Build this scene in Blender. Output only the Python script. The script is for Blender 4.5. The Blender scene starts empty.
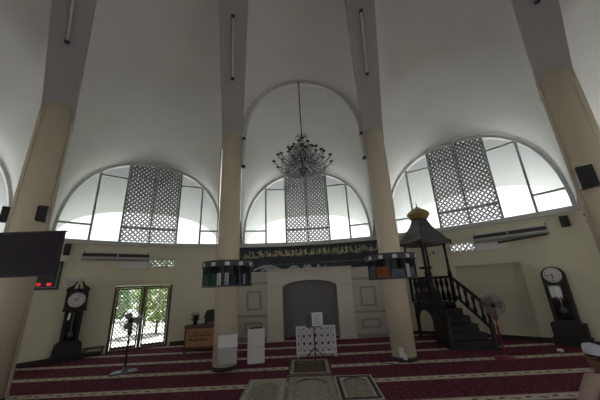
import bpy, bmesh, math, random
from mathutils import Vector, Matrix
random.seed(7)
sc = bpy.context.scene
COL = sc.collection
PI = math.pi

# ------------------------------------------------------------------ camera, sky, sun, exposure
cam_data = bpy.data.cameras.new('camera')
cam_data.sensor_width = 36.0
cam_data.lens = 271.08 / 600 * 36
cam_data.clip_end = 300
cam = bpy.data.objects.new('camera', cam_data); COL.objects.link(cam)
cam.matrix_world = Matrix(((0.99892, 0.04656, 0.0, 0.0),
                           (0.01417, -0.30393, -0.95259, 0.0),
                           (-0.04435, 0.95156, -0.30426, 1.785),
                           (0, 0, 0, 1)))
sc.camera = cam

world = bpy.data.worlds.new('World'); sc.world = world
world.use_nodes = True
wn = world.node_tree
bgn = wn.nodes['Background']
bgn.inputs['Color'].default_value = (0.95, 0.98, 0.99, 1)
bgn.inputs['Strength'].default_value = 1.1

sun_data = bpy.data.lights.new('sun', 'SUN'); sun_data.energy = 14.0; sun_data.angle = 0.02
sun_data.color = (1.0, 0.97, 0.93)
sun = bpy.data.objects.new('sun', sun_data); COL.objects.link(sun)
sun_dir = Vector((-0.25, -0.55, -1.1)).normalized()          # the way the light travels
sun.rotation_euler = sun_dir.to_track_quat('-Z', 'Y').to_euler()
sun.location = (8, 24, 26)

sc.view_settings.view_transform = 'Standard'
sc.view_settings.look = 'None'
sc.view_settings.gamma = 1.0
sc.view_settings.use_curve_mapping = False
sc.view_settings.exposure = 0.62
sc.cycles.max_bounces = 10
sc.cycles.diffuse_bounces = 7
sc.cycles.transparent_max_bounces = 12
sc.cycles.use_denoising = True

# ------------------------------------------------------------------ plan of the hall
CX, CY, RW = -0.541, 1.528, 10.18         # round outer wall
SILL, ARISE, AHALF = 3.62, 3.19, 2.76     # lunette windows
ZSPR, VRISE = 6.35, 1.95                  # arches over the pillars
DX, DY = 0.1, -2.5                        # crown of the roof

def polar(a, r=RW, z=0.0):
    t = math.radians(a)
    return Vector((CX + r * math.sin(t), CY + r * math.cos(t), z))

BOUND = [-86, -50, -14, 22, 58, 94, 130, 166, 202, 238]
COLPOS = {-50: (-5.88, 5.66), -14: (-1.99, 7.37), 22: (2.36, 7.47), 58: (6.09, 5.27)}
def colpos(a):
    if a in COLPOS: return Vector((COLPOS[a][0], COLPOS[a][1], 0))
    return polar(a, 6.9, 0)
BAYC = {-50: -31.6, -14: 4.3, 22: 39.2}
def bayc(a):
    return BAYC.get(a, a + 18)

# ------------------------------------------------------------------ materials
MATS = {}
def mat(name, col, rough=0.6, metal=0.0, noise=0.0, nscale=8.0, bump=0.0, bscale=60.0, spec=0.5, emit=0.0, dark=None):
    if name in MATS: return MATS[name]
    m = bpy.data.materials.new(name); m.use_nodes = True
    nt = m.node_tree; b = nt.nodes['Principled BSDF']
    b.inputs['Base Color'].default_value = (*col, 1)
    b.inputs['Roughness'].default_value = rough
    b.inputs['Metallic'].default_value = metal
    b.inputs['Specular IOR Level'].default_value = spec
    if emit:
        b.inputs['Emission Color'].default_value = (*col, 1)
        b.inputs['Emission Strength'].default_value = emit
    if noise or bump:
        tc = nt.nodes.new('ShaderNodeTexCoord')
    if noise:
        n = nt.nodes.new('ShaderNodeTexNoise'); n.inputs['Scale'].default_value = nscale
        n.inputs['Detail'].default_value = 5
        r = nt.nodes.new('ShaderNodeValToRGB')
        d = dark or tuple(c * (1 - noise) for c in col)
        r.color_ramp.elements[0].position = 0.3; r.color_ramp.elements[0].color = (*d, 1)
        r.color_ramp.elements[1].position = 0.7; r.color_ramp.elements[1].color = (*col, 1)
        nt.links.new(tc.outputs['Object'], n.inputs['Vector'])
        nt.links.new(n.outputs['Fac'], r.inputs['Fac'])
        nt.links.new(r.outputs['Color'], b.inputs['Base Color'])
    if bump:
        n2 = nt.nodes.new('ShaderNodeTexNoise'); n2.inputs['Scale'].default_value = bscale
        bp = nt.nodes.new('ShaderNodeBump'); bp.inputs['Strength'].default_value = bump
        bp.inputs['Distance'].default_value = 0.01
        nt.links.new(tc.outputs['Object'], n2.inputs['Vector'])
        nt.links.new(n2.outputs['Fac'], bp.inputs['Height'])
        nt.links.new(bp.outputs['Normal'], b.inputs['Normal'])
    MATS[name] = m
    return m

def wood(name, c1, c2, rough=0.45, scale=3.0):
    if name in MATS: return MATS[name]
    m = bpy.data.materials.new(name); m.use_nodes = True
    nt = m.node_tree; b = nt.nodes['Principled BSDF']; b.inputs['Roughness'].default_value = rough
    tc = nt.nodes.new('ShaderNodeTexCoord'); mp = nt.nodes.new('ShaderNodeMapping')
    mp.inputs['Scale'].default_value = (6, 6, 0.8)
    w = nt.nodes.new('ShaderNodeTexNoise'); w.inputs['Scale'].default_value = scale; w.inputs['Detail'].default_value = 6
    r = nt.nodes.new('ShaderNodeValToRGB')
    r.color_ramp.elements[0].position = 0.35; r.color_ramp.elements[0].color = (*c1, 1)
    r.color_ramp.elements[1].position = 0.65; r.color_ramp.elements[1].color = (*c2, 1)
    nt.links.new(tc.outputs['Object'], mp.inputs['Vector']); nt.links.new(mp.outputs['Vector'], w.inputs['Vector'])
    nt.links.new(w.outputs['Fac'], r.inputs['Fac']); nt.links.new(r.outputs['Color'], b.inputs['Base Color'])
    MATS[name] = m
    return m

def glass_mat(name, tint=(1, 1, 1), gloss=0.05):
    if name in MATS: return MATS[name]
    m = bpy.data.materials.new(name); m.use_nodes = True
    nt = m.node_tree
    for n in list(nt.nodes): nt.nodes.remove(n)
    o = nt.nodes.new('ShaderNodeOutputMaterial'); mx = nt.nodes.new('ShaderNodeMixShader')
    t = nt.nodes.new('ShaderNodeBsdfTransparent'); t.inputs['Color'].default_value = (*tint, 1)
    g = nt.nodes.new('ShaderNodeBsdfGlossy'); g.inputs['Roughness'].default_value = 0.02
    mx.inputs['Fac'].default_value = gloss
    nt.links.new(t.outputs[0], mx.inputs[1]); nt.links.new(g.outputs[0], mx.inputs[2])
    nt.links.new(mx.outputs[0], o.inputs['Surface'])
    MATS[name] = m
    return m

def carpet_mat():
    m = bpy.data.materials.new('carpet'); m.use_nodes = True
    nt = m.node_tree; L = nt.links; b = nt.nodes['Principled BSDF']
    b.inputs['Roughness'].default_value = 0.95; b.inputs['Specular IOR Level'].default_value = 0.1
    tc = nt.nodes.new('ShaderNodeTexCoord'); sp = nt.nodes.new('ShaderNodeSeparateXYZ')
    L.new(tc.outputs['Object'], sp.inputs[0])
    def M(op, a, b_=None, c=None):
        n = nt.nodes.new('ShaderNodeMath'); n.operation = op
        for i, v in enumerate((a, b_, c)):
            if v is None: continue
            if isinstance(v, (int, float)): n.inputs[i].default_value = v
            else: L.new(v, n.inputs[i])
        return n.outputs[0]
    def mixc(f, a, b_):
        n = nt.nodes.new('ShaderNodeMix'); n.data_type = 'RGBA'
        for k, v in (('A', a), ('B', b_)):
            s = [i for i in n.inputs if i.name == k and i.type == 'RGBA'][0]
            if isinstance(v, tuple): s.default_value = (*v, 1)
            else: L.new(v, s)
        L.new(f, n.inputs[0])
        return [o for o in n.outputs if o.type == 'RGBA'][0]
    x, y = sp.outputs['X'], sp.outputs['Y']
    ys = M('ADD', y, M('MULTIPLY', x, -0.006))
    ph = M('FRACT', M('DIVIDE', M('ADD', ys, -5.56 + 110 + 0.55), 1.105))     # 0.5 at a row line
    d = M('MULTIPLY', M('ABSOLUTE', M('SUBTRACT', ph, 0.5)), 1.105)             # metres from it
    line = M('LESS_THAN', d, 0.125)
    edge = M('MULTIPLY', M('GREATER_THAN', d, 0.098), line)
    # scrolling motif inside the pale line
    wv = M('SINE', M('MULTIPLY', x, 2 * PI / 0.42))
    w2 = M('SINE', M('MULTIPLY', x, 2 * PI / 0.21))
    mo = M('LESS_THAN', M('ABSOLUTE', M('SUBTRACT', M('MULTIPLY', M('SUBTRACT', ph, 0.5), 1.105), M('MULTIPLY', wv, 0.03))), M('ADD', 0.012, M('MULTIPLY', w2, 0.02)))
    vo = nt.nodes.new('ShaderNodeTexVoronoi'); vo.inputs['Scale'].default_value = 9.0
    vo.inputs['Randomness'].default_value = 0.35
    L.new(tc.outputs['Object'], vo.inputs['Vector'])
    dots = M('LESS_THAN', vo.outputs['Distance'], 0.23)
    no = nt.nodes.new('ShaderNodeTexNoise'); no.inputs['Scale'].default_value = 26.0; no.inputs['Detail'].default_value = 3
    L.new(tc.outputs['Object'], no.inputs['Vector'])
    cr = nt.nodes.new('ShaderNodeValToRGB')
    cr.color_ramp.elements[0].position = 0.38; cr.color_ramp.elements[0].color = (0.095, 0.020, 0.036, 1)
    cr.color_ramp.elements[1].position = 0.66; cr.color_ramp.elements[1].color = (0.20, 0.052, 0.075, 1)
    L.new(no.outputs['Fac'], cr.inputs['Fac'])
    base = mixc(M('MULTIPLY', dots, 0.55), cr.outputs['Color'], (0.24, 0.15, 0.15))
    pale = mixc(mo, (0.62, 0.56, 0.47), (0.16, 0.13, 0.115))
    pale = mixc(edge, pale, (0.38, 0.32, 0.26))
    L.new(mixc(line, base, pale), b.inputs['Base Color'])
    n2 = nt.nodes.new('ShaderNodeTexNoise'); n2.inputs['Scale'].default_value = 220
    L.new(tc.outputs['Object'], n2.inputs['Vector'])
    bp = nt.nodes.new('ShaderNodeBump'); bp.inputs['Strength'].default_value = 0.5; bp.inputs['Distance'].default_value = 0.006
    L.new(n2.outputs['Fac'], bp.inputs['Height']); L.new(bp.outputs['Normal'], b.inputs['Normal'])
    return m

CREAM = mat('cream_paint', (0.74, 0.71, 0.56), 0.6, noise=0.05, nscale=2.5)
COLC = mat('pillar_paint', (0.71, 0.64, 0.50), 0.55, noise=0.05, nscale=2.0)
WHITE = mat('white_plaster', (0.80, 0.81, 0.80), 0.7, noise=0.05, nscale=1.2)
RIBM = mat('rib_paint', (0.42, 0.395, 0.405), 0.7, noise=0.05, nscale=2)
FRAME = mat('window_frame_paint', (0.36, 0.37, 0.36), 0.5)
SILLM = mat('sill_paint', (0.60, 0.60, 0.59), 0.6, noise=0.05, nscale=3)
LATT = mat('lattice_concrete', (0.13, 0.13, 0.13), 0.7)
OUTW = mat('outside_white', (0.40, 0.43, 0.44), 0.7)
GLASS = glass_mat('window_glass', (0.97, 0.98, 0.98), 0.03)
BLACK = mat('black_plastic', (0.016, 0.016, 0.02), 0.4)
DARKM = mat('dark_metal', (0.035, 0.035, 0.042), 0.35, metal=0.6)
BASEB = mat('dark_skirting', (0.03, 0.026, 0.026), 0.5)
WPLAS = mat('white_plastic', (0.78, 0.78, 0.80), 0.4)
GPLAS = mat('grey_plastic', (0.42, 0.43, 0.44), 0.45)
CHROME = mat('brushed_metal', (0.62, 0.62, 0.64), 0.3, metal=0.9)
DWOOD = wood('dark_wood', (0.009, 0.007, 0.009), (0.02, 0.014, 0.017), 0.6)
BWOOD = wood('brown_wood', (0.07, 0.035, 0.022), (0.12, 0.06, 0.036))
PWOOD = wood('panel_wood', (0.36, 0.16, 0.075), (0.47, 0.22, 0.11))
MIHR = mat('niche_surround_paint', (0.72, 0.69, 0.62), 0.6, noise=0.05, nscale=3)
NICHE = mat('niche_shade_grey', (0.30, 0.30, 0.31), 0.7, noise=0.08, nscale=3)  # grey stands for the unlit inside of the niche

# ------------------------------------------------------------------ mesh builder
class MB:
    def __init__(s): s.v = []; s.f = []; s.sm = []; s.mi = []; s.m = 0
    def add(s, vs, fs, smooth=False):
        o = len(s.v); s.v += [Vector(p) for p in vs]
        for f in fs:
            s.f.append([o + i for i in f]); s.sm.append(smooth); s.mi.append(s.m)
        return s
    def box(s, x0, x1, y0, y1, z0, z1):
        return s.add([(x0,y0,z0),(x1,y0,z0),(x1,y1,z0),(x0,y1,z0),(x0,y0,z1),(x1,y0,z1),(x1,y1,z1),(x0,y1,z1)],
                     [(0,3,2,1),(4,5,6,7),(0,1,5,4),(1,2,6,5),(2,3,7,6),(3,0,4,7)])
    def bar(s, p, q, w, d, up=(0, 0, 1)):
        p, q = Vector(p), Vector(q); t = (q - p).normalized(); u = Vector(up)
        a = t.cross(u)
        if a.length < 1e-4: a = t.cross(Vector((1, 0, 0)))
        a.normalize(); b = a.cross(t).normalized(); a *= w / 2; b *= d / 2
        return s.add([p-a-b, p+a-b, p+a+b, p-a+b, q-a-b, q+a-b, q+a+b, q-a+b],
                     [(0,3,2,1),(4,5,6,7),(0,1,5,4),(1,2,6,5),(2,3,7,6),(3,0,4,7)])
    def tube(s, pts, r, n=8, caps=True, smooth=True, closed=False):
        pts = [Vector(p) for p in pts]; k = len(pts)
        rs = r if isinstance(r, (list, tuple)) else [r] * k
        ring = []; prev = None
        for i, p in enumerate(pts):
            if closed: t = pts[(i+1) % k] - pts[i-1]
            else: t = pts[min(i+1, k-1)] - pts[max(i-1, 0)]
            if t.length < 1e-9: t = Vector((0, 0, 1))
            t.normalize()
            if prev is None:
                a = t.cross(Vector((0, 0, 1)))
                if a.length < 1e-3: a = t.cross(Vector((1, 0, 0)))
            else: a = prev - t * prev.dot(t)
            a.normalize(); prev = a; b = t.cross(a)
            ring.append([p + (a * math.cos(2*PI*j/n) + b * math.sin(2*PI*j/n)) * rs[i] for j in range(n)])
        vs = [v for rr in ring for v in rr]; fs = []
        for i in range(k if closed else k - 1):
            i2 = (i + 1) % k
            for j in range(n):
                j2 = (j + 1) % n
                fs.append((i*n+j, i*n+j2, i2*n+j2, i2*n+j))
        if caps and not closed:
            fs.append(tuple(range(n-1, -1, -1))); fs.append(tuple((k-1)*n + j for j in range(n)))
        return s.add(vs, fs, smooth)
    def lathe(s, prof, n=20, c=(0, 0, 0), smooth=True, axis='z'):
        vs = []; fs = []
        for r, z in prof:
            for j in range(n):
                a = 2 * PI * j / n
                if axis == 'z': p = (c[0] + r*math.cos(a), c[1] + r*math.sin(a), c[2] + z)
                else: p = (c[0] + r*math.cos(a), c[1] + z, c[2] + r*math.sin(a))
                vs.append(p)
        for i in range(len(prof) - 1):
            for j in range(n):
                j2 = (j + 1) % n; q = (i*n+j, i*n+j2, (i+1)*n+j2, (i+1)*n+j)
                fs.append(q if axis == 'z' else q[::-1])
        fs.append(tuple(range(n-1, -1, -1)) if axis == 'z' else tuple(range(n)))
        k = len(prof) - 1
        f = tuple(k*n + j for j in range(n)); fs.append(f if axis == 'z' else f[::-1])
        return s.add(vs, fs, smooth)
    def prism(s, poly, y0, y1):
        """polygon in x,z pushed from y0 to y1"""
        n = len(poly); vs = [(x, y0, z) for x, z in poly] + [(x, y1, z) for x, z in poly]
        fs = [tuple(range(n)), tuple(range(2*n-1, n-1, -1))]
        fs += [(i, n + i, n + (i+1) % n, (i+1) % n) for i in range(n)]
        return s.add(vs, fs)
    def prismz(s, poly, z0, z1):
        n = len(poly); vs = [(x, y, z0) for x, y in poly] + [(x, y, z1) for x, y in poly]
        fs = [tuple(range(n-1, -1, -1)), tuple(range(n, 2*n))]
        fs += [(i, (i+1) % n, n + (i+1) % n, n + i) for i in range(n)]
        return s.add(vs, fs)
    def grid(s, rows, smooth=True, flip=False):
        n = len(rows[0]); vs = [p for r in rows for p in r]; fs = []
        for i in range(len(rows) - 1):
            for j in range(n - 1):
                q = (i*n+j, i*n+j+1, (i+1)*n+j+1, (i+1)*n+j)
                fs.append(q[::-1] if flip else q)
        return s.add(vs, fs, smooth)
    def build(s, name, m, parent=None, world=False, bevel=0.0, loc=None, rotz=None):
        me = bpy.data.meshes.new(name)
        vs = s.v
        if world and parent is not None:
            inv = (Matrix.Translation(parent.location) @ parent.rotation_euler.to_matrix().to_4x4()).inverted()
            vs = [inv @ p for p in vs]
        me.from_pydata([tuple(p) for p in vs], [], s.f)
        me.polygons.foreach_set('use_smooth', s.sm)
        ms = m if isinstance(m, (list, tuple)) else [m]
        for x in ms: me.materials.append(x)
        if len(ms) > 1: me.polygons.foreach_set('material_index', s.mi)
        me.update()
        o = bpy.data.objects.new(name, me); COL.objects.link(o)
        if parent is not None: o.parent = parent
        if loc is not None: o.location = loc
        if rotz is not None: o.rotation_euler = (0, 0, rotz)
        if bevel:
            b = o.modifiers.new('bevel', 'BEVEL'); b.width = bevel; b.segments = 2; b.limit_method = 'ANGLE'
        return o

def thing(name, label, cat, loc=(0, 0, 0), rotz=0.0, group=None):
    o = bpy.data.objects.new(name, None); COL.objects.link(o)
    o.empty_display_size = 0.1
    o.location = loc; o.rotation_euler = (0, 0, rotz)
    o['label'] = label; o['category'] = cat
    if group: o['group'] = group
    return o
def tag(o, label, cat, group=None, kind=None):
    o['label'] = label; o['category'] = cat
    if group: o['group'] = group
    if kind: o['kind'] = kind
    return o
def struct(o, label=None):
    o['kind'] = 'structure'
    if label: o['label'] = label
    return o
def sempty(name, loc, rotz=0.0, label=None):
    o = bpy.data.objects.new(name, None); COL.objects.link(o); o.location = loc; o.rotation_euler = (0, 0, rotz)
    o['kind'] = 'structure'
    if label: o['label'] = label
    return o
def dup(root, loc=None, rotz=None, label=None, group=None):
    r = root.copy(); COL.objects.link(r)
    if loc is not None: r.location = loc
    if rotz is not None: r.rotation_euler = (0, 0, rotz)
    if label: r['label'] = label
    if group: r['group'] = group
    for ch in list(root.children):
        c = ch.copy(); COL.objects.link(c); c.parent = r
        for g in list(ch.children):
            d = g.copy(); COL.objects.link(d); d.parent = c
    return r
def at_wall(a, off=0.0, z=0.0):
    return polar(a, RW - off, z), -math.radians(a)

# ------------------------------------------------------------------ floor and outside ground
struct(MB().prismz([polar(a, RW + 0.28) .to_2d() for a in range(360, 0, -4)], -0.14, 0.0).build('floor', carpet_mat()))
gm = mat('outside_paving', (0.44, 0.445, 0.43), 0.9, noise=0.2, nscale=0.6)
struct(MB().prismz([(90 * math.cos(a * PI / 24), 90 * math.sin(a * PI / 24)) for a in range(48)], -0.3, -0.145).build('ground', gm))

# ------------------------------------------------------------------ round lower wall with its openings
DOOR = (-36.0, -25.8, 0.0, 2.08)
VENTL = (-30.6, -25.8, 2.69, 3.02)
VENTR = (35.0, 39.35, 2.69, 3.00)
RECESS = (35.2, 45.5, 0.10, 2.22)
def curved_wall(holes, z0, z1, r0, r1, a0=-180, a1=180):
    A = set(range(a0, a1 + 1, 3)); Z = {z0, z1}
    for h in holes: A |= {h[0], h[1]}; Z |= {h[2], h[3]}
    A = sorted(A); Z = sorted(Z); mb = MB()
    def solid(i, k):
        if i < 0: i = len(A) - 2
        if i > len(A) - 2: i = 0
        if k < 0 or k > len(Z) - 2: return False
        am, zm = (A[i] + A[i+1]) / 2, (Z[k] + Z[k+1]) / 2
        return not any(h[0] < am < h[1] and h[2] < zm < h[3] for h in holes)
    for i in range(len(A) - 1):
        for k in range(len(Z) - 1):
            if not solid(i, k): continue
            p = lambda a, r, z: polar(a, r, z)
            a, b, c, d = A[i], A[i+1], Z[k], Z[k+1]
            mb.add([p(a,r0,c), p(b,r0,c), p(b,r0,d), p(a,r0,d)], [(0,1,2,3)])
            mb.add([p(a,r1,c), p(b,r1,c), p(b,r1,d), p(a,r1,d)], [(3,2,1,0)])
            if not solid(i-1, k): mb.add([p(a,r0,c), p(a,r0,d), p(a,r1,d), p(a,r1,c)], [(0,1,2,3)])
            if not solid(i+1, k): mb.add([p(b,r0,c), p(b,r0,d), p(b,r1,d), p(b,r1,c)], [(3,2,1,0)])
            if not solid(i, k-1): mb.add([p(a,r0,c), p(b,r0,c), p(b,r1,c), p(a,r1,c)], [(3,2,1,0)])
            if not solid(i, k+1): mb.add([p(a,r0,d), p(b,r0,d), p(b,r1,d), p(a,r1,d)], [(0,1,2,3)])
    return mb
BACK = [(a, a + 17, 0.0, 2.5) for a in (72, 97, 122, 147, -91, -116, -141, -166)]   # unseen openings behind the camera, added to let in more fill light
struct(curved_wall([DOOR, VENTL, VENTR, RECESS] + BACK, 0.0, SILL - 0.0, RW, RW + 0.25).build('wall_round', CREAM), 'curved cream wall below the arched windows')
# back of the shallow recess on the right, shade put into the darker cream
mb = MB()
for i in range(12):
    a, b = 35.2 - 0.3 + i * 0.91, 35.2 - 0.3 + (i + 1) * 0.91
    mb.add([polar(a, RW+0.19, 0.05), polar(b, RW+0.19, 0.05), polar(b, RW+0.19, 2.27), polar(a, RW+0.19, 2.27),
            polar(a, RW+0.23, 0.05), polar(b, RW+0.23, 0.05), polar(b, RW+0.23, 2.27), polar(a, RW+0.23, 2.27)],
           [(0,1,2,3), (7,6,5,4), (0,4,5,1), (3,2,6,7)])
struct(mb.build('wall_recess', mat('recess_shade_cream', (0.60, 0.575, 0.465), 0.6, noise=0.05, nscale=2.5)), 'cream back of the shallow recess right of the pulpit')
def ring_strip(a0, a1, r0, r1, z0, z1, step=2.0):
    n = max(1, int(abs(a1 - a0) / step)); mb = MB(); rows = []
    for i in range(n + 1):
        a = a0 + (a1 - a0) * i / n
        rows.append([polar(a, r0, z0), polar(a, r0, z1), polar(a, r1, z1), polar(a, r1, z0), polar(a, r0, z0)])
    mb.grid(rows, smooth=False, flip=True)
    mb.add(rows[0][:4], [(0, 1, 2, 3)]); mb.add(rows[-1][:4], [(3, 2, 1, 0)])
    return mb
struct(ring_strip(-71, -36.4, RW - 0.03, RW - 0.001, 0, 0.11).build('baseboard_left', BASEB))
struct(ring_strip(-25.4, 34, RW - 0.03, RW - 0.001, 0, 0.11).build('baseboard_centre', BASEB))
struct(ring_strip(34, 71, RW - 0.03, RW - 0.001, 0, 0.11).build('baseboard_right', BASEB))
struct(ring_strip(-92, 92, RW - 0.10, RW + 0.25, SILL - 0.15, SILL).build('trim_1', SILLM), 'pale sill band under the arched windows')
struct(ring_strip(92, 268, RW - 0.10, RW + 0.25, SILL - 0.15, SILL).build('trim_2', SILLM))
struct(ring_strip(-37.1, -24.8, RW - 0.07, RW - 0.001, 2.235, 2.285).build('trim_3', CREAM), 'thin ledge above the lattice door')

# ------------------------------------------------------------------ lunettes, vaults, roof shells
def resample(pts, n):
    d = [0.0]
    for a, b in zip(pts, pts[1:]): d.append(d[-1] + (b - a).length)
    out = []; j = 0
    for i in range(n + 1):
        t = d[-1] * i / n
        while j < len(d) - 2 and d[j+1] < t: j += 1
        u = 0 if d[j+1] == d[j] else (t - d[j]) / (d[j+1] - d[j])
        out.append(pts[j].lerp(pts[j+1], min(max(u, 0), 1)))
    return out
NE = 2.3
def arch_h(s, a=AHALF, h=ARISE):
    u = min(1.0, abs(s) / a)
    return h * (1 - u ** NE) ** (1 / NE)
def lun_profile(a=AHALF, h=ARISE, n=120):
    out = []
    for i in range(n + 1):
        t = PI * i / n
        c, s = math.cos(t), math.sin(t)
        out.append((-a * math.copysign(abs(c) ** (2 / NE), c), h * s ** (2 / NE)))
    return out
def wpt(ac, s, z, r=RW):
    return polar(ac + math.degrees(s / RW), r, z)
NU = 52; NL = 6
def lunette_curve(ac, r=RW, a=AHALF, h=ARISE, zb=SILL):
    return resample([wpt(ac, s, zb + z, r) for s, z in lun_profile(a, h)], NU)
def pier_arch(b, bn):
    P, Q = colpos(b), colpos(bn); ch = (Q - P); half = ch.length / 2; t = ch.normalized(); mid = (P + Q) / 2
    a = half - 0.30
    pts = [mid - t * a + Vector((0, 0, SILL + (ZSPR - SILL) * i / NL)) for i in range(NL)]
    for i in range(41):
        th = PI * i / 40
        pts.append(mid - t * (a * math.cos(th)) + Vector((0, 0, ZSPR + VRISE * math.sin(th))))
    pts += [mid + t * a + Vector((0, 0, ZSPR - (ZSPR - SILL) * (i + 1) / NL)) for i in range(NL)]
    return pts
RH = 9.5
def rib_off(z, b):          # how far the rib has leaned in towards the crown at height z
    P = colpos(b); L = math.hypot(P.x - DX, P.y - DY)
    q = 1 - math.sqrt(max(0.0, 1 - (z - 5.85) / RH)) if z > 5.85 else 0.0
    return q * L, L
def rib_pt(z, b, inset=0.0):
    P = colpos(b); o, L = rib_off(z, b); d = Vector((DX - P.x, DY - P.y, 0)).normalized()
    o = max(0.0, o - inset)
    return P + d * o + Vector((0, 0, z))
vault = MB(); outer = MB(); soff = MB()
lips = []
for i, b in enumerate(BOUND):
    bn = BOUND[(i + 1) % len(BOUND)]; ac = bayc(b)
    lc = lunette_curve(ac); pa = pier_arch(b, bn)
    def vpt(j, t):
        p = lc[j].lerp(pa[j], t); k = max(0.0, math.sin(PI * j / NU)) ** 0.5
        p.z -= 0.75 * k * t * (1 - t)
        return p
    vault.grid([[vpt(j, t / 10) for j in range(NU + 1)] for t in range(11)])
    rows = []
    zs = [ZSPR + (5.85 + RH - 0.02 - ZSPR) * (k / 26) for k in range(27)]
    ch0 = (colpos(bn) - colpos(b)).length
    for z in zs:
        A, B = rib_pt(z, b, 0.27), rib_pt(z, bn, 0.27)
        ch = (B - A).length; t = (B - A).normalized(); half = max(0.02, ch / 2 - 0.30 * ch / ch0); mid = (A + B) / 2
        bul = VRISE * ch / ch0
        rows.append([mid - t * half * math.cos(PI * j / 40) + Vector((0, 0, bul * math.sin(PI * j / 40))) for j in range(41)])
    rows[0] = pa[NL:NL + 41]
    vault.grid(rows)
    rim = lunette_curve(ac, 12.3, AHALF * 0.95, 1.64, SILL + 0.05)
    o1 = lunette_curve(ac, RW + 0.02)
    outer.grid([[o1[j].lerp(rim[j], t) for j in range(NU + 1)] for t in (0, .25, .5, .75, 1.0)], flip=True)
    # soffit between this bay's right foot and the next bay's left foot
    acn = bayc(bn)
    e1, e2 = wpt(ac, AHALF, SILL), wpt(acn if i < len(BOUND) - 1 else acn + 360, -AHALF, SILL)
    pn = pier_arch(bn, BOUND[(i + 2) % len(BOUND)])
    soff.add([e1, e2, pn[0], pa[-1]], [(0, 1, 2, 3)])
vo_ = struct(vault.build('ceiling', WHITE), 'white vaulted ceiling between pillars and arched windows')
bm = bmesh.new(); bm.from_mesh(vo_.data); bmesh.ops.remove_doubles(bm, verts=bm.verts, dist=0.002); bm.to_mesh(vo_.data); bm.free()
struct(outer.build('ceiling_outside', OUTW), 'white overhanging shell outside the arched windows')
struct(soff.build('ceiling_soffit', WHITE))
# added infill of the unseen arched openings behind the camera, darkens the ceiling
inf = MB()
for b in (94, 130, 166, 202, 238):
    ac = bayc(b)
    inf.grid([[wpt(ac, s_, SILL, RW + .05) for s_, z_ in lun_profile(n=40)], [wpt(ac, s_, SILL + z_, RW + .05) for s_, z_ in lun_profile(n=40)]], smooth=False)
struct(inf.build('wall_infill_added', CREAM))
# moulded arch band across the central bay
pa = pier_arch(-14, 22); mid = (colpos(-14) + colpos(22)) / 2; nrm = (Vector((CX, CY, 0)) - mid).normalized()
rows = []
for j in range(NU + 1):
    p = pa[j]
    if p.z < 5.9: continue
    c = Vector((mid.x, mid.y, ZSPR)); d = (c - p); d.normalize()
    rows.append([p, p + nrm * 0.10, p + nrm * 0.10 + d * 0.05, p + nrm * 0.04 + d * 0.05, p + nrm * 0.04 + d * 0.10, p - nrm * 0.12 + d * 0.10, p - nrm * 0.12])
struct(MB().grid(rows, smooth=False).build('trim_4', SILLM), 'moulded arch band between the two central pillars')

# ------------------------------------------------------------------ arched windows
def lattice(ac, s0, s1, z0, top, pitch, bw, r, dep):
    """diagonal concrete lattice with square knots, clipped under top(s)"""
    mb = MB(); W = s1 - s0; n = max(1, round(W / pitch)); px = W / n; pz = px
    nz = int(3.4 / pz) + 2
    def P(s, z): return wpt(ac, s, z, r)
    def keep(s, z): return s0 - 0.01 <= s <= s1 + 0.01 and z0 - 0.01 <= z <= top(s) + 0.02
    rad = polar(ac, 1.0) - polar(ac, 0.0)
    for i in range(2 * n + 1):
        for k in range(2 * nz + 1):
            if (i + k) % 2: continue
            s, z = s0 + i * px / 2, z0 + k * pz / 2
            for di in (1, -1):
                s2, z2 = s + di * px / 2, z + pz / 2
                sm, zm = (s + s2) / 2, (z + z2) / 2
                if keep(sm, zm) and s0 - 0.01 <= s2 <= s1 + 0.01:
                    mb.bar(P(s, z), P(s2, z2), bw, dep, rad)
                    h = bw * 1.05
                    d1 = (P(s2, z2) - P(s, z)).normalized()
                    mb.bar(P(sm, zm) - d1 * h * 0.75, P(sm, zm) + d1 * h * 0.75, bw * 2.0, dep * 0.9, rad)
    return mb
WINLAB = {-86: 'leftmost arched window, cut by the photo edge beyond the left pillar', -50: 'arched window with lattice panels above the lattice door',
          -14: 'central arched window above the dark banner', 22: 'arched window with lattice panels above the pulpit', 58: 'rightmost arched window, cut by the photo edge'}
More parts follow.
